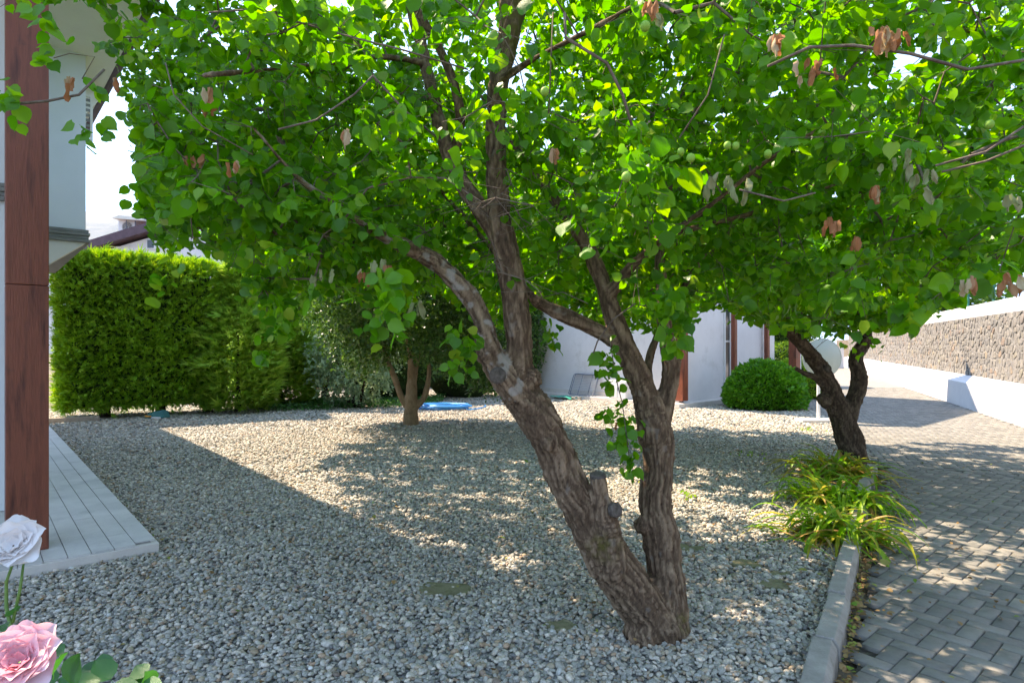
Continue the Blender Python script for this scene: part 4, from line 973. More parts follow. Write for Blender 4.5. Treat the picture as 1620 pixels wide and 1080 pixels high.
CL = [(612, 470, 2.5, 42, 26), (610, 515, 2.5, 30, 14), (735, 545, 3.0, 34, 26), (722, 580, 3.0, 16, 8), (985, 660, 3.5, 22, 14), (960, 655, 3.45, 14, 8), (990, 690, 3.45, 18, 12), (1000, 720, 3.45, 14, 9), (993, 748, 3.45, 12, 7),
      (965, 590, 3.5, 20, 14), (968, 560, 3.5, 20, 12), (1060, 480, 3.0, 40, 36), (1065, 540, 3.1, 20, 14), (865, 530, 4.0, 22, 16), (25, 160, 2.3, 26, 18), (78, 88, 2.4, 18, 9), (70, 28, 2.3, 26, 12), (128, 215, 2.5, 22, 11), (170, 200, 2.6, 18, 6), (155, 130, 2.6, 16, 6), (262, 440, 2.8, 22, 16), (215, 300, 2.9, 30, 18),
      (440, 510, 3.0, 28, 24), (425, 560, 3.0, 14, 7), (1000, 250, 2.2, 34, 12), (730, 260, 2.3, 34, 12), (1365, 545, 6.5, 24, 14), (1440, 490, 2.6, 30, 18), (945, 360, 2.6, 40, 16), (1560, 430, 2.4, 40, 18), (1510, 470, 2.5, 14, 5)]
CLR = [(*[float(q[0]) for q in proj(p[:3])], p[1], p[3]/p[1]*FPX) for L_, m_ in ((A_l[0], 97), (A_l[2], 40), (A_l[3], 24), (A_l[4], 44), (A_l[6], 64), (A_l[8], 20), (A_l[7], 22)) for p in L_[:m_:2]]
NEAR = (np.array([(0, 900), (560, 900), (620, 520), (660, 330), (700, 300), (760, 230), (890, 240), (930, 380), (1000, 420), (1060, 560), (1100, 900), (1700, 900)], float), 3.25)
datA = crown(treeA, A_l[:14], att, 9, .050, M['leaf'], seed=1, clusters=CL, clear=CLR, near=NEAR)
big_leaves(treeA, datA)
# visible bare shoots and hanging sprigs
sh = MB()
for pts, r in (([(330, 20, 2.5), (400, 15, 2.5), (560, 60, 2.4), (640, 80, 2.4), (740, 110, 2.5)], .0035), ([(590, 120, 2.3), (560, 150, 2.3), (500, 190, 2.25), (440, 205, 2.2)], .0035), ([(590, 120, 2.3), (640, 175, 2.4), (700, 225, 2.5)], .004),
               ([(262, 100, 2.4), (275, 150, 2.4), (320, 200, 2.4), (400, 245, 2.5)], .0028), ([(165, 110, 2.5), (125, 150, 2.45), (75, 160, 2.4), (20, 165, 2.3)], .005), ([(130, 125, 2.45), (150, 90, 2.5), (110, 85, 2.4), (85, 92, 2.4)], .002),
               ([(893, 20, 2.3), (895, 60, 2.3), (960, 100, 2.35), (985, 150, 2.4), (1000, 200, 2.4)], .006), ([(1215, 105, 2.2), (1280, 75, 2.2), (1350, 72, 2.2), (1440, 85, 2.15), (1530, 110, 2.1)], .0055), ([(1530, 110, 2.1), (1640, 92, 2.05)], .005),
               ([(1620, 200, 2.0), (1560, 240, 2.05), (1480, 262, 2.1)], .004), ([(1620, 230, 2.0), (1560, 255, 2.1), (1490, 272, 2.15)], .004), ([(1290, 305, 2.3), (1240, 318, 2.3), (1170, 300, 2.3)], .0035), ([(1146, 55, 2.3), (1120, 150, 2.35), (1075, 218, 2.4)], .003),
               ([(1005, 480, 3.2), (970, 505, 3.3), (945, 540, 3.4), (935, 570, 3.5)], .004), ([(965, 540, 3.5), (975, 600, 3.5), (985, 640, 3.48), (995, 720, 3.45), (992, 750, 3.45)], .003), ([(875, 20, 2.9), (868, 180, 2.9)], .004), ([(860, 470, 3.6), (890, 462, 3.5), (930, 480, 3.4)], .003)):
    sh.tube([P(*q) for q in pts], r, 6)
sh.obj('bare_shoots', M['twig'], treeA, kind='stuff', smooth=True)
for (px, py, Y, n, sp) in ((1400, 50, 2.15, 16, 14), (1290, 95, 2.2, 7, 30), (1232, 55, 2.2, 6, 5), (552, 205, 2.35, 4, 8), (1035, 5, 2.3, 5, 8), (878, 235, 2.5, 3, 3), (322, 140, 2.4, 3, 5), (370, 255, 2.4, 3, 5), (1385, 295, 2.2, 4, 5), (1605, 440, 2.0, 8, 16),
                        (1535, 440, 2.3, 5, 8), (1320, 350, 2.4, 4, 8), (300, 245, 2.6, 5, 12), (185, 125, 2.5, 2, 4), (110, 125, 2.45, 5, 8), (330, 160, 2.6, 3, 6), (620, 420, 2.7, 3, 6), (560, 430, 2.8, 4, 12), (1355, 375, 2.5, 3, 5), (975, 668, 3.4, 1, 1)):
    hang(treeA, px, py, Y, n, WITH, .060, sp)
for (px, py, Y, n, sp) in ((1445, 265, 2.2, 9, 32), (1150, 285, 2.3, 9, 20), (660, 478, 2.6, 5, 10), (595, 412, 2.7, 4, 10), (1045, 20, 2.3, 2, 3), (500, 430, 2.8, 4, 12), (1600, 310, 2.1, 3, 8)):
    hang(treeA, px, py, Y, n, PALE, .060, sp)
def fruit_mesh():
    bm = bmesh.new(); bmesh.ops.create_uvsphere(bm, u_segments=14, v_segments=10, radius=1)
    for v in bm.verts:
        a = math.atan2(v.co.y, v.co.x); f = 1-.07*math.exp(-(a/.35)**2); v.co.x *= f; v.co.z *= 1.08
    me = bpy.data.meshes.new('fruit'); bm.to_mesh(me); bm.free(); me.polygons.foreach_set('use_smooth', np.ones(len(me.polygons), bool)); me.materials.append(M['fruit']); return me
FM = fruit_mesh()
for (px, py, Y, rp) in ((1021, 42, 2.0, 8), (862, 145, 2.1, 7), (1093, 250, 2.1, 7), (991, 280, 2.1, 8), (1151, 230, 2.2, 6), (1164, 231, 2.2, 6), (1215, 245, 2.4, 6), (1077, 240, 2.2, 6), (1565, 197, 2.2, 7), (1215, 243, 2.3, 6), (1140, 75, 2.4, 6), (925, 330, 2.5, 6), (1300, 210, 2.5, 6)):
    r = rp/FPX*Y; link('fruit', FM, treeA, None, Matrix.Translation(Vector(P(px, py, Y))) @ Matrix.Diagonal((r, r, r, 1)))

# ---- second tree at the kerb
tb_base = G(1352, 735)
treeB = empty('apricot_tree', tb_base, 'apricot tree with a dark V shaped trunk beside the kerb and paved path', 'tree')
Yt = tb_base[1]
B_l = [
 limb([(1360, 750, Yt, 56), (1352, 725, Yt, 50), (1342, 690, Yt, 52), (1330, 655, Yt, 46), (1314, 615, Yt-.05, 36), (1297, 580, Yt-.1, 34), (1272, 548, Yt-.2, 28), (1235, 510, Yt-.4, 20), (1190, 450, Yt-.6, 15), (1140, 380, Yt-.8, 11)]),
 limb([(1338, 680, Yt, 40), (1350, 635, Yt+.05, 31), (1360, 600, Yt+.1, 31), (1354, 565, Yt+.1, 28), (1370, 540, Yt+.1, 24), (1368, 515, Yt+.1, 20), (1358, 470, Yt, 17), (1340, 400, Yt-.1, 14), (1330, 300, Yt-.2, 11)]),
 limb([(1308, 640, Yt-.1, 24), (1296, 628, Yt-.2, 16)]),
 limb([(1300, 605, Yt-.1, 20), (1288, 596, Yt-.15, 14), (1272, 590, Yt-.2, 11), (1258, 582, Yt-.25, 9)]),
 limb([(1365, 515, Yt+.1, 14), (1400, 470, Yt+.3, 12), (1450, 410, Yt+.4, 9), (1520, 330, Yt+.5, 7)]),
]
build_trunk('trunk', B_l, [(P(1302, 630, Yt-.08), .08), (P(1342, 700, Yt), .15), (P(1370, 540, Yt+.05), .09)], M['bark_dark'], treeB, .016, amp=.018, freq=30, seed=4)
mb = MB(); c = P(1310, 583, Yt-.26); mb.tube([c, c+np.array([0, -.02, 0])], [.05, .035], 16); mb.obj('pruning_scar', M['cutwood'], treeB)
att = np.concatenate([ellipsoid_pts(640, (4.6, 8.6, 3.3), (3.4, 3.2, 1.65), g), ellipsoid_pts(300, (4.2, 7.6, 2.5), (2.6, 2.0, .8), g), ellipsoid_pts(300, (2.2, 9.0, 2.9), (2.4, 2.2, 1.1), g)])
BNDB = BND
px, py = proj(att); att = att[(py < bound(px)-8) & (att[:, 2] > 1.7) & (att[:, 1] > 5)]
datB = crown(treeB, B_l[:2]+[B_l[4]], att, 8, .078, M['leaf'], seed=2, twigr=.0035, margin=6)
big_leaves(treeB, datB)

# ---- added third apricot tree: invented hidden trunk, crown fills the background and shades gravel
td_base = G(868, 702); Yd = td_base[1]
treeD = empty('apricot_tree', td_base, 'added farther apricot tree behind the leaning trunk, its crown rising above the white house wall', 'tree')
D_l = [limb([(868, 708, Yd, 34), (862, 690, Yd, 28), (843, 640, Yd, 22), (826, 580, Yd, 19), (812, 520, Yd, 17), (800, 440, Yd, 14), (790, 330, Yd, 10)]),
       limb([(816, 530, Yd, 13), (840, 470, Yd+.4, 11), (890, 400, Yd+.8, 9), (950, 320, Yd+1.0, 6)]), limb([(806, 480, Yd, 12), (760, 430, Yd-.2, 9), (690, 370, Yd-.4, 7), (620, 320, Yd-.5, 5)])]
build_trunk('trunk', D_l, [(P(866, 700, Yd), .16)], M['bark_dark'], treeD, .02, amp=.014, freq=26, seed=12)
att = np.concatenate([ellipsoid_pts(620, (.5, 11.6, 3.9), (3.1, 2.2, 1.5), g), ellipsoid_pts(260, (.9, 10.8, 2.8), (2.2, 1.5, .7), g), ellipsoid_pts(430, (-2.9, 10.5, 3.7), (2.1, 2.3, 1.2), g)])
px, py = proj(att); att = att[(py < np.minimum(bound(px), 500)-6) & (att[:, 2] > 1.9)]
datD = crown(treeD, D_l, att, 8, .078, M['leaf'], seed=3, twigr=.0035, margin=6)
big_leaves(treeD, datD)

# ---- small tan-barked tree in the middle
tc_base = G(650, 672); Yc = tc_base[1]
treeC = empty('carob_tree', tc_base, 'small multi stemmed tree with smooth tan trunk standing on the gravel', 'tree')
C_l = [limb([(651, 680, Yc, 36), (650, 655, Yc, 29), (651, 625, Yc, 24), (652, 580, Yc, 17), (648, 540, Yc, 14), (640, 500, Yc, 11), (630, 450, Yc, 8)]),
       limb([(646, 645, Yc, 15), (637, 632, Yc, 13), (625, 600, Yc+.1, 12), (612, 565, Yc+.2, 9), (600, 520, Yc+.3, 7)]),
       limb([(655, 645, Yc, 15), (670, 630, Yc, 13), (678, 600, Yc, 10), (680, 560, Yc, 7), (690, 510, Yc+.1, 6)]),
       limb([(652, 630, Yc+.1, 10), (658, 590, Yc+.3, 8), (665, 540, Yc+.5, 6)])]
build_trunk('trunk', C_l, [(P(650, 650, Yc), .13)], M['bark_light'], treeC, .016, amp=.006, freq=14, seed=7)
def leafy(root, name, pts, dirs, size, mat, tmpl=S2, quads=Q2, droop=.5, flat=.4, jitter=.02, smooth=False):
    n = len(pts); g2 = np.random.default_rng(n)
    d = nrm(dirs+g2.normal(0, .55, (n, 3))-np.array([0, 0, droop])); nn = g2.normal(size=(n, 3))+dirs*.8+np.array([0, 0, flat]); nn = nrm(nn-d*(nn*d).sum(1, keepdims=True))
    s = np.cross(d, nn); v, q = batch(pts, s, d, nn, size*np.exp(g2.normal(0, .22, n)), tmpl, quads)
    return link(name, np_mesh(name, v, [q], mat, smooth), root, 'stuff')
def compound(n_fronds, c, r, g, per=12, ln=.22, keep=None):
    """pinnate fronds: leaflets in two ranks"""
    b = ellipsoid_pts(n_fronds, c, r, g, .45)
    if keep is not None: b = b[keep(b)]
    out = nrm(b-np.asarray(c)); d = nrm(out+g.normal(0, .5, b.shape)-np.array([0, 0, .5])); s = nrm(np.cross(d, g.normal(size=b.shape)+np.array([0, 0, 1.5])))
    P_, D_ = [], []
    for k in range(per):
        t = (k//2+1)/(per/2); sg = 1 if k % 2 else -1
        P_.append(b+d*(ln*t)[..., None] if False else b+d*(ln*t)+np.array([0, 0, -.35*ln*t*t])); D_.append(nrm(s*sg+d*.5))
    return np.concatenate(P_), np.concatenate(D_)
fpts, fd = [], []
for c, r, n in (((-2.3, Yc+.1, 2.75), (2.1, 1.7, 1.35), 2600), ((-1.1, Yc-.2, 1.9), (1.05, 1.0, .85), 560), ((-3.0, Yc+.2, 2.0), (.9, .9, .9), 420), ((-.4, Yc-.1, 1.35), (.62, .6, .62), 260)):
    a, b = compound(n, c, r, g, keep=lambda q: (proj(q)[1] < np.interp(proj(q)[0], [480, 560, 600, 620, 690, 720, 800, 850], [560, 600, 575, 560, 560, 610, 640, 600]))); fpts.append(a); fd.append(b)
leafy(treeC, 'foliage', np.concatenate(fpts), np.concatenate(fd), .075, M['carob'], droop=.1)

# silver shrub left of it
sb = G(555, 648); shr = empty('silver_shrub', sb, 'silvery green loose shrub between the clipped cypress and the small tree', 'shrub')
mb = MB()
for dx in (-.25, 0, .3): mb.tube([sb+np.array([dx*.4, .3, 0]), sb+np.array([dx, .3, .8]), sb+np.array([dx*2.4, .1, 1.7])], [.05, .03, .012], 7)
mb.obj('stems', M['bark_dark'], shr, kind='stuff')
a, b = compound(620, (sb[0], sb[1]+.3, 1.25), (1.15, .7, 1.15), g, keep=lambda q: q[:, 2] > .25); leafy(shr, 'foliage', a, b, .085, M['silver'], droop=.2)
# ivy-like ground cover
n = 5200; x = g.uniform(-6.2, -2.0, n); y = 16.3+.35*(x+4)+g.uniform(-.5, 2.2, n); leafy(None, 'ground_cover', np.stack([x, y, g.uniform(0, .16, n)], 1), rand_dirs(n)*np.array([1, 1, .3]), .075, M['ivy'], droop=-.2, flat=1.5)
bpy.data.objects['ground_cover']['label'] = 'low dark green creeping plants under the shrubs at the back'; bpy.data.objects['ground_cover']['category'] = 'ground cover'

# ------------------------------------------------------------------ hedges
def hedge(name, label, cat, a, d, length, depth, height, z0, dens, size, mat, rag=.05, seed=0, group=None, trunks=(), base_mat=None, core=True, taper=0, ragend=0, corner=.5):
    """rounded box of sprays; a: front-left base, d: unit direction"""
    g = np.random.default_rng(seed); n = np.array([-d[1], d[0], 0]); root = empty(name, a+d*length/2+n*depth/2, label, cat, group)
    area = (2*(length+depth)*(height-z0)+length*depth); N = int(area*dens)
    q = g.uniform(-1, 1, (N*2, 3)); ax = g.choice(3, N*2, p=[.15, .62, .23]); sg = np.sign(g.normal(size=N*2)); sg[ax == 2] = 1
    q[np.arange(N*2), ax] = sg; q = q[:N]
    hx_, hy_, hz_ = length/2, depth/2, (height-z0)/2; p = q*np.array([hx_, hy_, hz_])
    # round edges
    r = corner; inner = np.clip(p, -np.array([hx_-r, hy_-min(r, hy_*.9), hz_-r*.5]), np.array([hx_-r, hy_-min(r, hy_*.9), hz_-r*.5]))
    dv = p-inner; ln = np.linalg.norm(dv, axis=1, keepdims=True)+1e-9; rr = np.array([r, min(r, hy_*.9), r*.5]); nv = nrm(dv/rr)
    p = inner+nv*rr*1.0; nrmv = nrm(nv/rr)
    p = p+nrmv*(g.normal(0, rag, (N, 1))+.10*(fbm(p*1.6+seed, 3)[:, None]-.5)*2*(1+ragend*np.clip((p[:, 0:1]/hx_-.2)*2, 0, 1.5)))
    if taper: p[:, 2] += taper*p[:, 0]/hx_*(p[:, 2]/hz_+1)/2
    c = a+d*hx_+n*hy_+np.array([0, 0, z0+hz_])
    W = c+p[:, 0:1]*d+p[:, 1:2]*n+p[:, 2:3]*ZV; wn = nrmv[:, 0:1]*d+nrmv[:, 1:2]*n+nrmv[:, 2:3]*ZV
    k = (wn@np.array([0, 1., 0]) < .55) | (g.random(N) < .35); W, wn = W[k], wn[k]
    dd = nrm(wn*.8+g.normal(0, .38, W.shape)+np.array([.25, 0, .35])); nn = g.normal(0, .6, W.shape)+ZV*.6+wn*.3; nn = nrm(nn-dd*(nn*dd).sum(1, keepdims=True)); s = np.cross(dd, nn)
    v, t = batch(W-wn*.05, s, dd, nn, size*np.exp(g.normal(0, .25, len(W))), SPV, SPT)
    link('foliage', np_mesh('foliage', v, [t], mat, False), root, 'stuff')
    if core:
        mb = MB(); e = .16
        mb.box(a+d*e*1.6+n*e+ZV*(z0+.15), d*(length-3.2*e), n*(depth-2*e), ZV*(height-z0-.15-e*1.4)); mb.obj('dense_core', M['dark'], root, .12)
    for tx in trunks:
        b = a+d*tx+n*depth*.45; mb = MB(); mb.tube([b-ZV*.05, b+ZV*.3, b+ZV*(z0+.5)], [.13, .10, .09], 9); mb.obj('trunk', M['bark_dark'], root)
    return root
h0 = G(82, 668); h1 = G(352, 655); hd_ = (h1-h0); hl = np.linalg.norm(hd_); hd_ /= hl
hedge('cypress_hedge', 'tall dense clipped cypress hedge with a flat top left of the trees', 'hedge', h0, hd_, hl, 1.3, 3.62, .12, 950, .15, M['hedge'], .06, 1, trunks=(.9, 2.0, 3.0), ragend=1.6)
def conifer(name, label, base, rx, ry, zt, n, mat, seed, zb=.12, trunk=True, cat='conifer', size=.22):
    g = np.random.default_rng(seed); root = empty(name, base, label, cat, 'loose cypresses beside the clipped hedge')
    z = zb+(zt-zb)*g.random(n)**1.05; t = (z-zb)/(zt-zb); R = (np.sin(np.clip(t*1.15+.22, 0, 1)*PI*.62+.35))**.8*(1-t**3.5)
    R *= .75+.5*fbm(np.stack([z*2.2, np.zeros(n), np.full(n, seed)], 1), 2); a = g.uniform(0, 2*PI, n); rr = R*np.sqrt(g.uniform(.25, 1.1, n))
    p = np.stack([base[0]+rx*rr*np.cos(a), base[1]+ry*rr*np.sin(a), z], 1); out = np.stack([np.cos(a), np.sin(a), np.full(n, .35)], 1)
    p += out*(fbm(p*2.6, 2, seed)[:, None]-.5)*.5
    dd = nrm(out+g.normal(0, .3, p.shape)); nn = g.normal(0, .5, p.shape)+ZV; nn = nrm(nn-dd*(nn*dd).sum(1, keepdims=True)); s = np.cross(dd, nn)
    v, tt = batch(p, s, dd, nn, size*np.exp(g.normal(0, .25, n)), SPV, SPT); link('foliage', np_mesh('foliage', v, [tt], mat), root, 'stuff')
    mb = MB(); mb.tube([base-ZV*.05, base+ZV*.4, base+ZV*(zt*.5)], [.09, .06, .02], 9); mb.obj('trunk', M['bark_dark'], root); return root
conifer('cypress', 'bright loose cypress growing out of the right end of the clipped hedge', G(352, 656)+np.array([.1, .6, 0]), .9, .9, 3.75, 9500, M['hedge2'], 5)
conifer('cypress', 'lighter feathery cypress between the hedge and the one with a bare trunk', G(392, 652)+np.array([.2, 1.6, 0]), 1.0, .9, 4.0, 10500, M['hedge2'], 6)
hedge('cypress_hedge', 'shorter darker cypress hedge with a bare trunk left of the silver shrub', 'hedge', G(372, 642), nrm(G(505, 634)-G(372, 642)), 3.1, 1.2, 3.3, .42, 1100, .17, M['hedge'], .08, 8, trunks=(1.0, 2.75), ragend=.6)

# dense dark background shrubs behind the small tree
def bush(name, label, cat, c, r, n, size, mat, seed, group=None, droop=.3, stem=True, tm=(S2, Q2), rag=.12, core=.8, flatb=True):
    g = np.random.default_rng(seed); c = np.asarray(c, float); r = np.asarray(r, float); root = empty(name, (c[0], c[1], 0), label, cat, group)
    q = nrm(g.normal(size=(n, 3)));
    if flatb: q[:, 2] = np.abs(q[:, 2])*np.where(g.random(n) < .25, -.6, 1)
    lump = 1+rag*2*(fbm(q*3.2+seed, 3)-.5)*2
    p = c+q*r*(lump*g.uniform(.86, 1.02, n))[:, None]; p[:, 2] = np.maximum(p[:, 2], .06+.1*g.random(n))
    leafy(root, 'foliage', p, q, size, mat, tm[0], tm[1], droop=droop, flat=.5)
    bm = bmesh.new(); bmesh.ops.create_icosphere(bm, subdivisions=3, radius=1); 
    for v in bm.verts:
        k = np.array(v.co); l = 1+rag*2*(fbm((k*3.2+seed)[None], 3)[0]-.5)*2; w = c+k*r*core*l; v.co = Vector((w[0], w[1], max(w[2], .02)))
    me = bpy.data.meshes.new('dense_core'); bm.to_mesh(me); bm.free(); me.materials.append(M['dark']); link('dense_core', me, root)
    return root
bush('evergreen_bush', 'dark evergreen bush behind the small tan tree, left of it', 'bush', (-3.6, 18.4, 1.5), (2.0, 1.1, 2.0), 13000, .10, M['carob'], 31, 'dark bushes at the back')
bush('evergreen_bush', 'dark evergreen bush directly behind the small tan tree', 'bush', (-1.6, 19.6, 1.6), (1.7, 1.1, 2.3), 12000, .10, M['carob'], 32, 'dark bushes at the back')
bush('evergreen_bush', 'dark evergreen bush between the small tan tree and the white house', 'bush', (.0, 20.6, 1.7), (1.1, 1.1, 2.5), 8000, .10, M['carob'], 33, 'dark bushes at the back')
bush('round_bush', 'bright green rounded clipped bush on the gravel near the path', 'bush', (G(1241, 652)[0]-.1, G(1241, 652)[1]+.95, .25), (1.03, .95, .98), 16000, .085, M['bush'], 34, tm=(S2, Q2), rag=.065, core=.88, droop=-.2)
bush('lime_bush', 'low lime green domed bush behind the round green bush', 'bush', (P(1243, 590, 19.5)[0]+.35, 19.6, .1), (1.15, .9, 1.1), 9000, .07, M['lime'], 35, rag=.04, core=.88, droop=-.2)
bush('topiary_bush', 'lower tier of sunlit clipped greenery beyond the white house corner', 'bush', (P(1240, 560, 24)[0], 24, 1.0), (1.3, .9, .75), 7000, .08, M['far'], 36, 'tiered clipped bushes', rag=.05, core=.88)
bush('topiary_bush', 'upper tier of sunlit clipped greenery under the leaf canopy', 'bush', (P(1238, 535, 25)[0], 25, 2.3), (1.4, 1.0, .9), 7000, .08, M['far'], 37, 'tiered clipped bushes', rag=.05, core=.88, flatb=False)

# background trees beyond the garden (separate crowns and trunks)
def back_tree(label, x, y, h, r, n, seed):
    g = np.random.default_rng(seed); root = empty('background_tree', (x, y, 0), label, 'tree', 'trees beyond the garden')
    mb = MB(); mb.tube([(x, y, -.05), (x+.1, y, h*.4), (x, y, h*.75)], [.2, .15, .06], 9); mb.obj('trunk', M['bark_dark'], root)
    P_ = []; D_ = []
    for k in range(9):
        c = np.array([x, y, h*.68])+g.normal(0, 1, 3)*np.array([r*.45, r*.4, h*.16]); rr = r*g.uniform(.4, .62)
        q = nrm(g.normal(size=(n//9, 3))); P_.append(c+q*rr*g.uniform(.6, 1, (n//9, 1))); D_.append(q)
    leafy(root, 'crown', np.concatenate(P_), np.concatenate(D_), .19, M['far'], droop=.3)
back_tree('broad green tree beyond the dark bushes behind the small tan tree', -4.5, 26, 6.0, 2.6, 9000, 51)
back_tree('green tree behind the white house wall left corner', -.3, 28, 6.5, 2.6, 9000, 52)
back_tree('green tree on the bank above the parapet, far right', 21.5, 21, 5.6, 2.4, 8000, 53)
back_tree('green tree on the bank above the parapet, nearer the house', 21.5, 31, 5.6, 2.6, 8000, 54)
back_tree('green tree beyond the far end of the paved path', 14.0, 44, 6.5, 3.2, 8000, 55)
bk = MB(); bk.box(WP(-22, .9, -.05), WD*70, WN*14, ZV*(WT-.3)); bk.obj('bank', M['soil'], None, kind='structure')

# ------------------------------------------------------------------ lily clumps on the kerb
def blade_meshes():
    out = {}
    for mk in ('g', 'y', 'o'):
        L_ = []
        for k in range(5):
            g = np.random.default_rng(k+ord(mk)); n = 8; bend = [1.2, 1.7, 2.1, .9, 1.5][k]; V_ = []; x = z = 0; a = 1.35-.1*k
            for i in range(n+1):
                t = i/n; w = .030*(1-t**2.2)*(.6+.4*min(1, t*4)); 
                for s in (-1, 0, 1): V_.append((x+0, s*w, z-(0 if s else w*.5)+(.0)))
                x += math.cos(a)/n; z += math.sin(a)/n; a -= bend*1.35/n*(1+.6*t)
            F = [(i*3+j, i*3+j+1, (i+1)*3+j+1, (i+1)*3+j) for i in range(n) for j in range(2)]
            me = bpy.data.meshes.new('leaf_blade'); me.from_pydata(V_, [], F); me.polygons.foreach_set('use_smooth', np.ones(len(F), bool)); me.materials.append(M['blade_'+mk]); L_.append(me)
        out[mk] = L_
    return out
BL = blade_meshes()
def lily(px, py, n, size, label, seed, dry=.3):
    g = np.random.default_rng(seed); c = G(px, py, .03); root = empty('lily_clump', c, label, 'plant', 'strap leaved clumps over the kerb')
    for k in range(n):
        mk = g.choice(['g', 'y', 'o'], p=[1-dry, dry*.6, dry*.4]); me = BL[mk][g.integers(0, 5)]
        o = c+np.array([g.normal(0, .15), g.normal(0, .15), 0]); a = g.uniform(0, 2*PI); s = size*g.uniform(.65, 1.15)
        tilt = g.uniform(.0, .75) if mk != 'o' else g.uniform(.3, .9)
        link('leaf_blade', me, root, None, Matrix.Translation(Vector(o)) @ Matrix.Rotation(a, 4, 'Z') @ Matrix.Rotation(tilt, 4, 'Y') @ Matrix.Scale(s, 4))
    return root
lily(1325, 752, 190, .74, 'rear strap leaved clump, half yellow, touching the dark V shaped trunk', 1, .6)
lily(1338, 800, 190, .70, 'middle bright green strap leaved clump spilling over the kerb', 2, .25)
lily(1322, 850, 200, .66, 'front strap leaved clump with orange dry leaves hanging on the kerb', 3, .42)
lily(1290, 790, 60, .5, 'small green strap leaved clump on the gravel side behind the front one', 4, .3)
# leaf litter
n = 420; t = g.uniform(-.3, 2.6, n); off = .14+np.abs(g.normal(0, .03, n)); p = K0[None]+KD[None]*t[:, None]+KN[None]*off[:, None]
n2 = 500; t2 = g.uniform(1.2, 5.5, n2); p2 = K0[None]+KD[None]*t2[:, None]+KN[None]*(g.normal(.15, .18, n2))[:, None]
n3 = 520; p3 = np.stack([g.uniform(-3, 4, n3), g.uniform(2.6, 10, n3), np.zeros(n3)], 1)
n4 = 130; y4 = g.uniform(2.9, 9, n4); p4 = np.stack([g.uniform(.45, .95, n4)*y4+.2, y4, np.zeros(n4)], 1)
p5 = C0[None]+V[None]*g.uniform(0, 7, 130)[:, None]+U[None]*np.abs(g.normal(.05, .07, 130))[:, None]
pp = np.concatenate([p, p2, p3, p4, p5]); pp[:, 2] = .012+.02*g.random(len(pp)); pp[n:n+n2, 2] += .03*(g.random(n2)); pp[n+n2:n+n2+n3, 2] += .02
d = g.normal(size=pp.shape)*np.array([1, 1, .25]); d = nrm(d); nn = nrm(ZV+g.normal(0, .35, pp.shape)); nn = nrm(nn-d*(nn*d).sum(1, keepdims=True)); s = np.cross(d, nn)
v, q = batch(pp, s, d, nn, .024*np.exp(g.normal(0, .35, len(pp))), LV, LQ)
tag(link('fallen_leaves', np_mesh('fallen_leaves', v, [q], M['litter'], True), None, 'stuff'), 'dry brown and yellow fallen leaves along the kerb and on the paving', 'leaves')
# little weeds in gravel
def weed(px, py, r, label, seed):
    g = np.random.default_rng(seed); c = G(px, py, .01); n = 26; root = empty('weed', c, label, 'weed', 'weeds in the gravel')
    leafy(root, 'foliage', c+g.normal(0, 1, (n, 3))*np.array([r, r, .02])+np.array([0, 0, .03]), rand_dirs(n), .045, M['lime'], droop=-.6)
weed(1279, 682, .12, 'pale weed in the gravel left of the dark V shaped trunk', 1); weed(1092, 790, .05, 'small light green weed right of the forked trunk', 2)
weed(1190, 722, .10, 'thin weed in the gravel below the round bush', 3)

# ------------------------------------------------------------------ roses in the near left corner
def petal_mesh(mat, k):
    g = np.random.default_rng(k+300); n, m = 9, 9; V_ = []
    for i in range(n):
        t = i/(n-1); w = .62*math.sin(PI*min(1, .12+t*.80))**.7
        for j in range(m):
            s = (j/(m-1)*2-1); tip = .10*(1-abs(s))*t*t
            V_.append((s*w, t+tip-.10*s*s*t, .38*t*t*.6+.18*s*s*(1-t*.4)+.05*math.sin(5*s+k*1.7)*t*t+g.normal(0, .003)))
    F = [(i*m+j, i*m+j+1, (i+1)*m+j+1, (i+1)*m+j) for i in range(n-1) for j in range(m-1)]
    me = bpy.data.meshes.new('petal'); me.from_pydata(V_, [], F); me.polygons.foreach_set('use_smooth', np.ones(len(F), bool)); me.materials.append(mat); return me
PM = {c: [petal_mesh(M[c], k) for k in range(4)] for c in ('pink', 'white', 'rosecore')}
def rose(root, c, R, face, colour, core, seed, n_out=26, openess=1.0, label=None, rise=.95):
    g = np.random.default_rng(seed); f = nrm(np.asarray(face, float)); a = nrm(np.cross(f, [0, 0, 1.])); b = np.cross(f, a)
    fl = bpy.data.objects.new('flower', MB_receptacle(c, f, R)); C.objects.link(fl); fl.parent = root; fl.matrix_parent_inverse = Matrix.Translation(-root.location)
    if label: fl['label'] = label
    for k in range(n_out):
        t = k/n_out; ang = k*2.399; el = -.05+rise*t**1.2        # outer petals lie open, inner ones stand up
        rad = nrm(a*math.cos(ang)+b*math.sin(ang)); d = nrm(rad*math.cos(el)+f*math.sin(el)+g.normal(0, .10, 3)); n_ = nrm(f*math.cos(el)-rad*math.sin(el)+g.normal(0, .05, 3)); n_ = nrm(n_-d*(n_@d)); s = np.cross(d, n_)
        sz = R*(1.0-.72*t)*g.uniform(.9, 1.12); me = PM[core if t > .62 else colour][k % 4]
        pe = link('petal', me, fl, None, frame_matrix(c+f*(.06*R)+rad*R*.03, s, d, n_, sz)); pe.matrix_parent_inverse = Matrix.Identity(4)
def MB_receptacle(c, f, R):
    mb = MB(); mb.tube([c-f*R*.35, c-f*R*.17, c-f*R*.04], [R*.07, R*.16, R*.08], 10); return mb.mesh('flower', M['stem'], smooth=True)
rb = P(25, 1080, 1.15); rb[2] = 0
rbush = empty('rose_bush', rb, 'rose bush in the near left corner with one white and one pink bloom', 'rose bush')
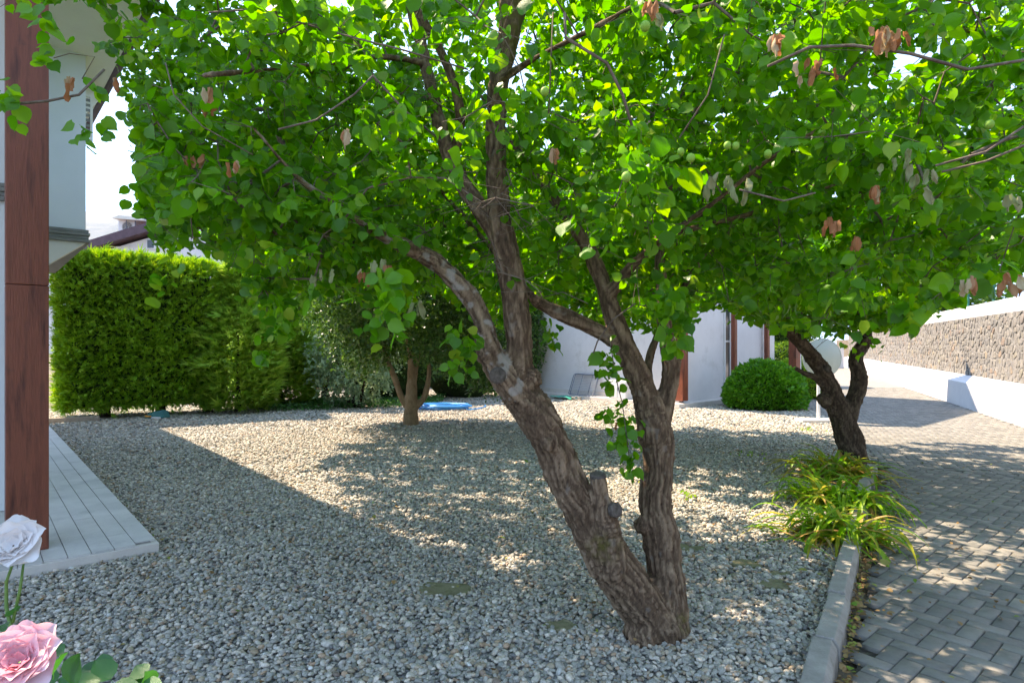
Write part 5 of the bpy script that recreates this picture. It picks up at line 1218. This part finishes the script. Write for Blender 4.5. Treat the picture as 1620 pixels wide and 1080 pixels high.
rose(rbush, P(22, 864, 1.30), .060, (.25, -.75, .75), 'white', 'white', 1, 24, label='white rose bloom', rise=.75)
rose(rbush, P(32, 1048, 1.0), .060, (.2, -.62, .72), 'pink', 'rosecore', 2, 38, label='pink rose bloom')
for e in rbush.children:
    for pch in e.children: pch.matrix_parent_inverse = Matrix.Translation(-Vector((0, 0, 0)))
mb = MB(); mb.tube([P(24, 880, 1.31), P(10, 920, 1.31), P(10, 960, 1.30), P(22, 1010, 1.28), P(30, 1090, 1.25), P(30, 1300, 1.25)], [.0025, .003, .0035, .004, .005, .006], 8)
mb.tube([P(38, 885, 1.32), P(32, 930, 1.31), P(20, 985, 1.29)], [.002, .003, .003], 8); mb.tube([P(36, 1060, 1.03), P(40, 1180, 1.1), P(30, 1350, 1.2)], .004, 8)
mb.tube([P(150, 1100, 1.15), P(120, 1200, 1.2), P(30, 1350, 1.2)], .004, 8)
mb.obj('stems', M['stem'], rbush, smooth=True)
RLM = leaf_variants(M['roseleaf'])
gl = np.random.default_rng(4)
for k, (px, py, Y, sp) in enumerate([(120, 1075, 1.1, .05), (150, 1082, 1.12, .05), (185, 1068, 1.14, .042), (215, 1078, 1.15, .045), (238, 1064, 1.16, .034), (95, 1060, 1.08, .05), (88, 1025, 1.15, .035), (8, 985, 1.25, .03), (175, 1052, 1.16, .03), (225, 1085, 1.12, .05), (135, 1058, 1.15, .04), (32, 965, 1.3, .028), (5, 1000, 1.2, .035), (248, 1084, 1.15, .04), (70, 1090, 1.1, .05), (110, 1095, 1.1, .055), (180, 1092, 1.1, .05)]):
    o = P(px-10, py+6, Y); d = nrm(np.array([gl.normal(.5, .5), gl.normal(0, .3), gl.normal(.25, .2)])); n_ = nrm(np.array([gl.normal(0, .2), -.45, 1.0])+0); n_ = nrm(n_-d*(n_@d)); s = np.cross(d, n_)
    link('leaf', RLM[k % 4], rbush, None, frame_matrix(o, s, d, n_, sp*1.1))
# ------------------------------------------------------------------ air between here and the hill
hb = MB(); hb.box((-9500, -60, -1.06), (19000, 0, 0), (0, 12500, 0), (0, 0, 1420))
hm = bpy.data.materials.new('haze'); hm.use_nodes = True; hn = hm.node_tree.nodes; hn.remove(hn['Principled BSDF'])
pvn = hn.new('ShaderNodeVolumePrincipled'); pvn.inputs['Color'].default_value = (.62, .78, 1, 1); pvn.inputs['Density'].default_value = .00005
hm.node_tree.links.new(pvn.outputs[0], hn['Material Output'].inputs['Volume'])
hb.obj('haze', hm, None, kind='stuff')
print('DONE build', sum(len(o.data.polygons) for o in C.objects if o.type == 'MESH'))
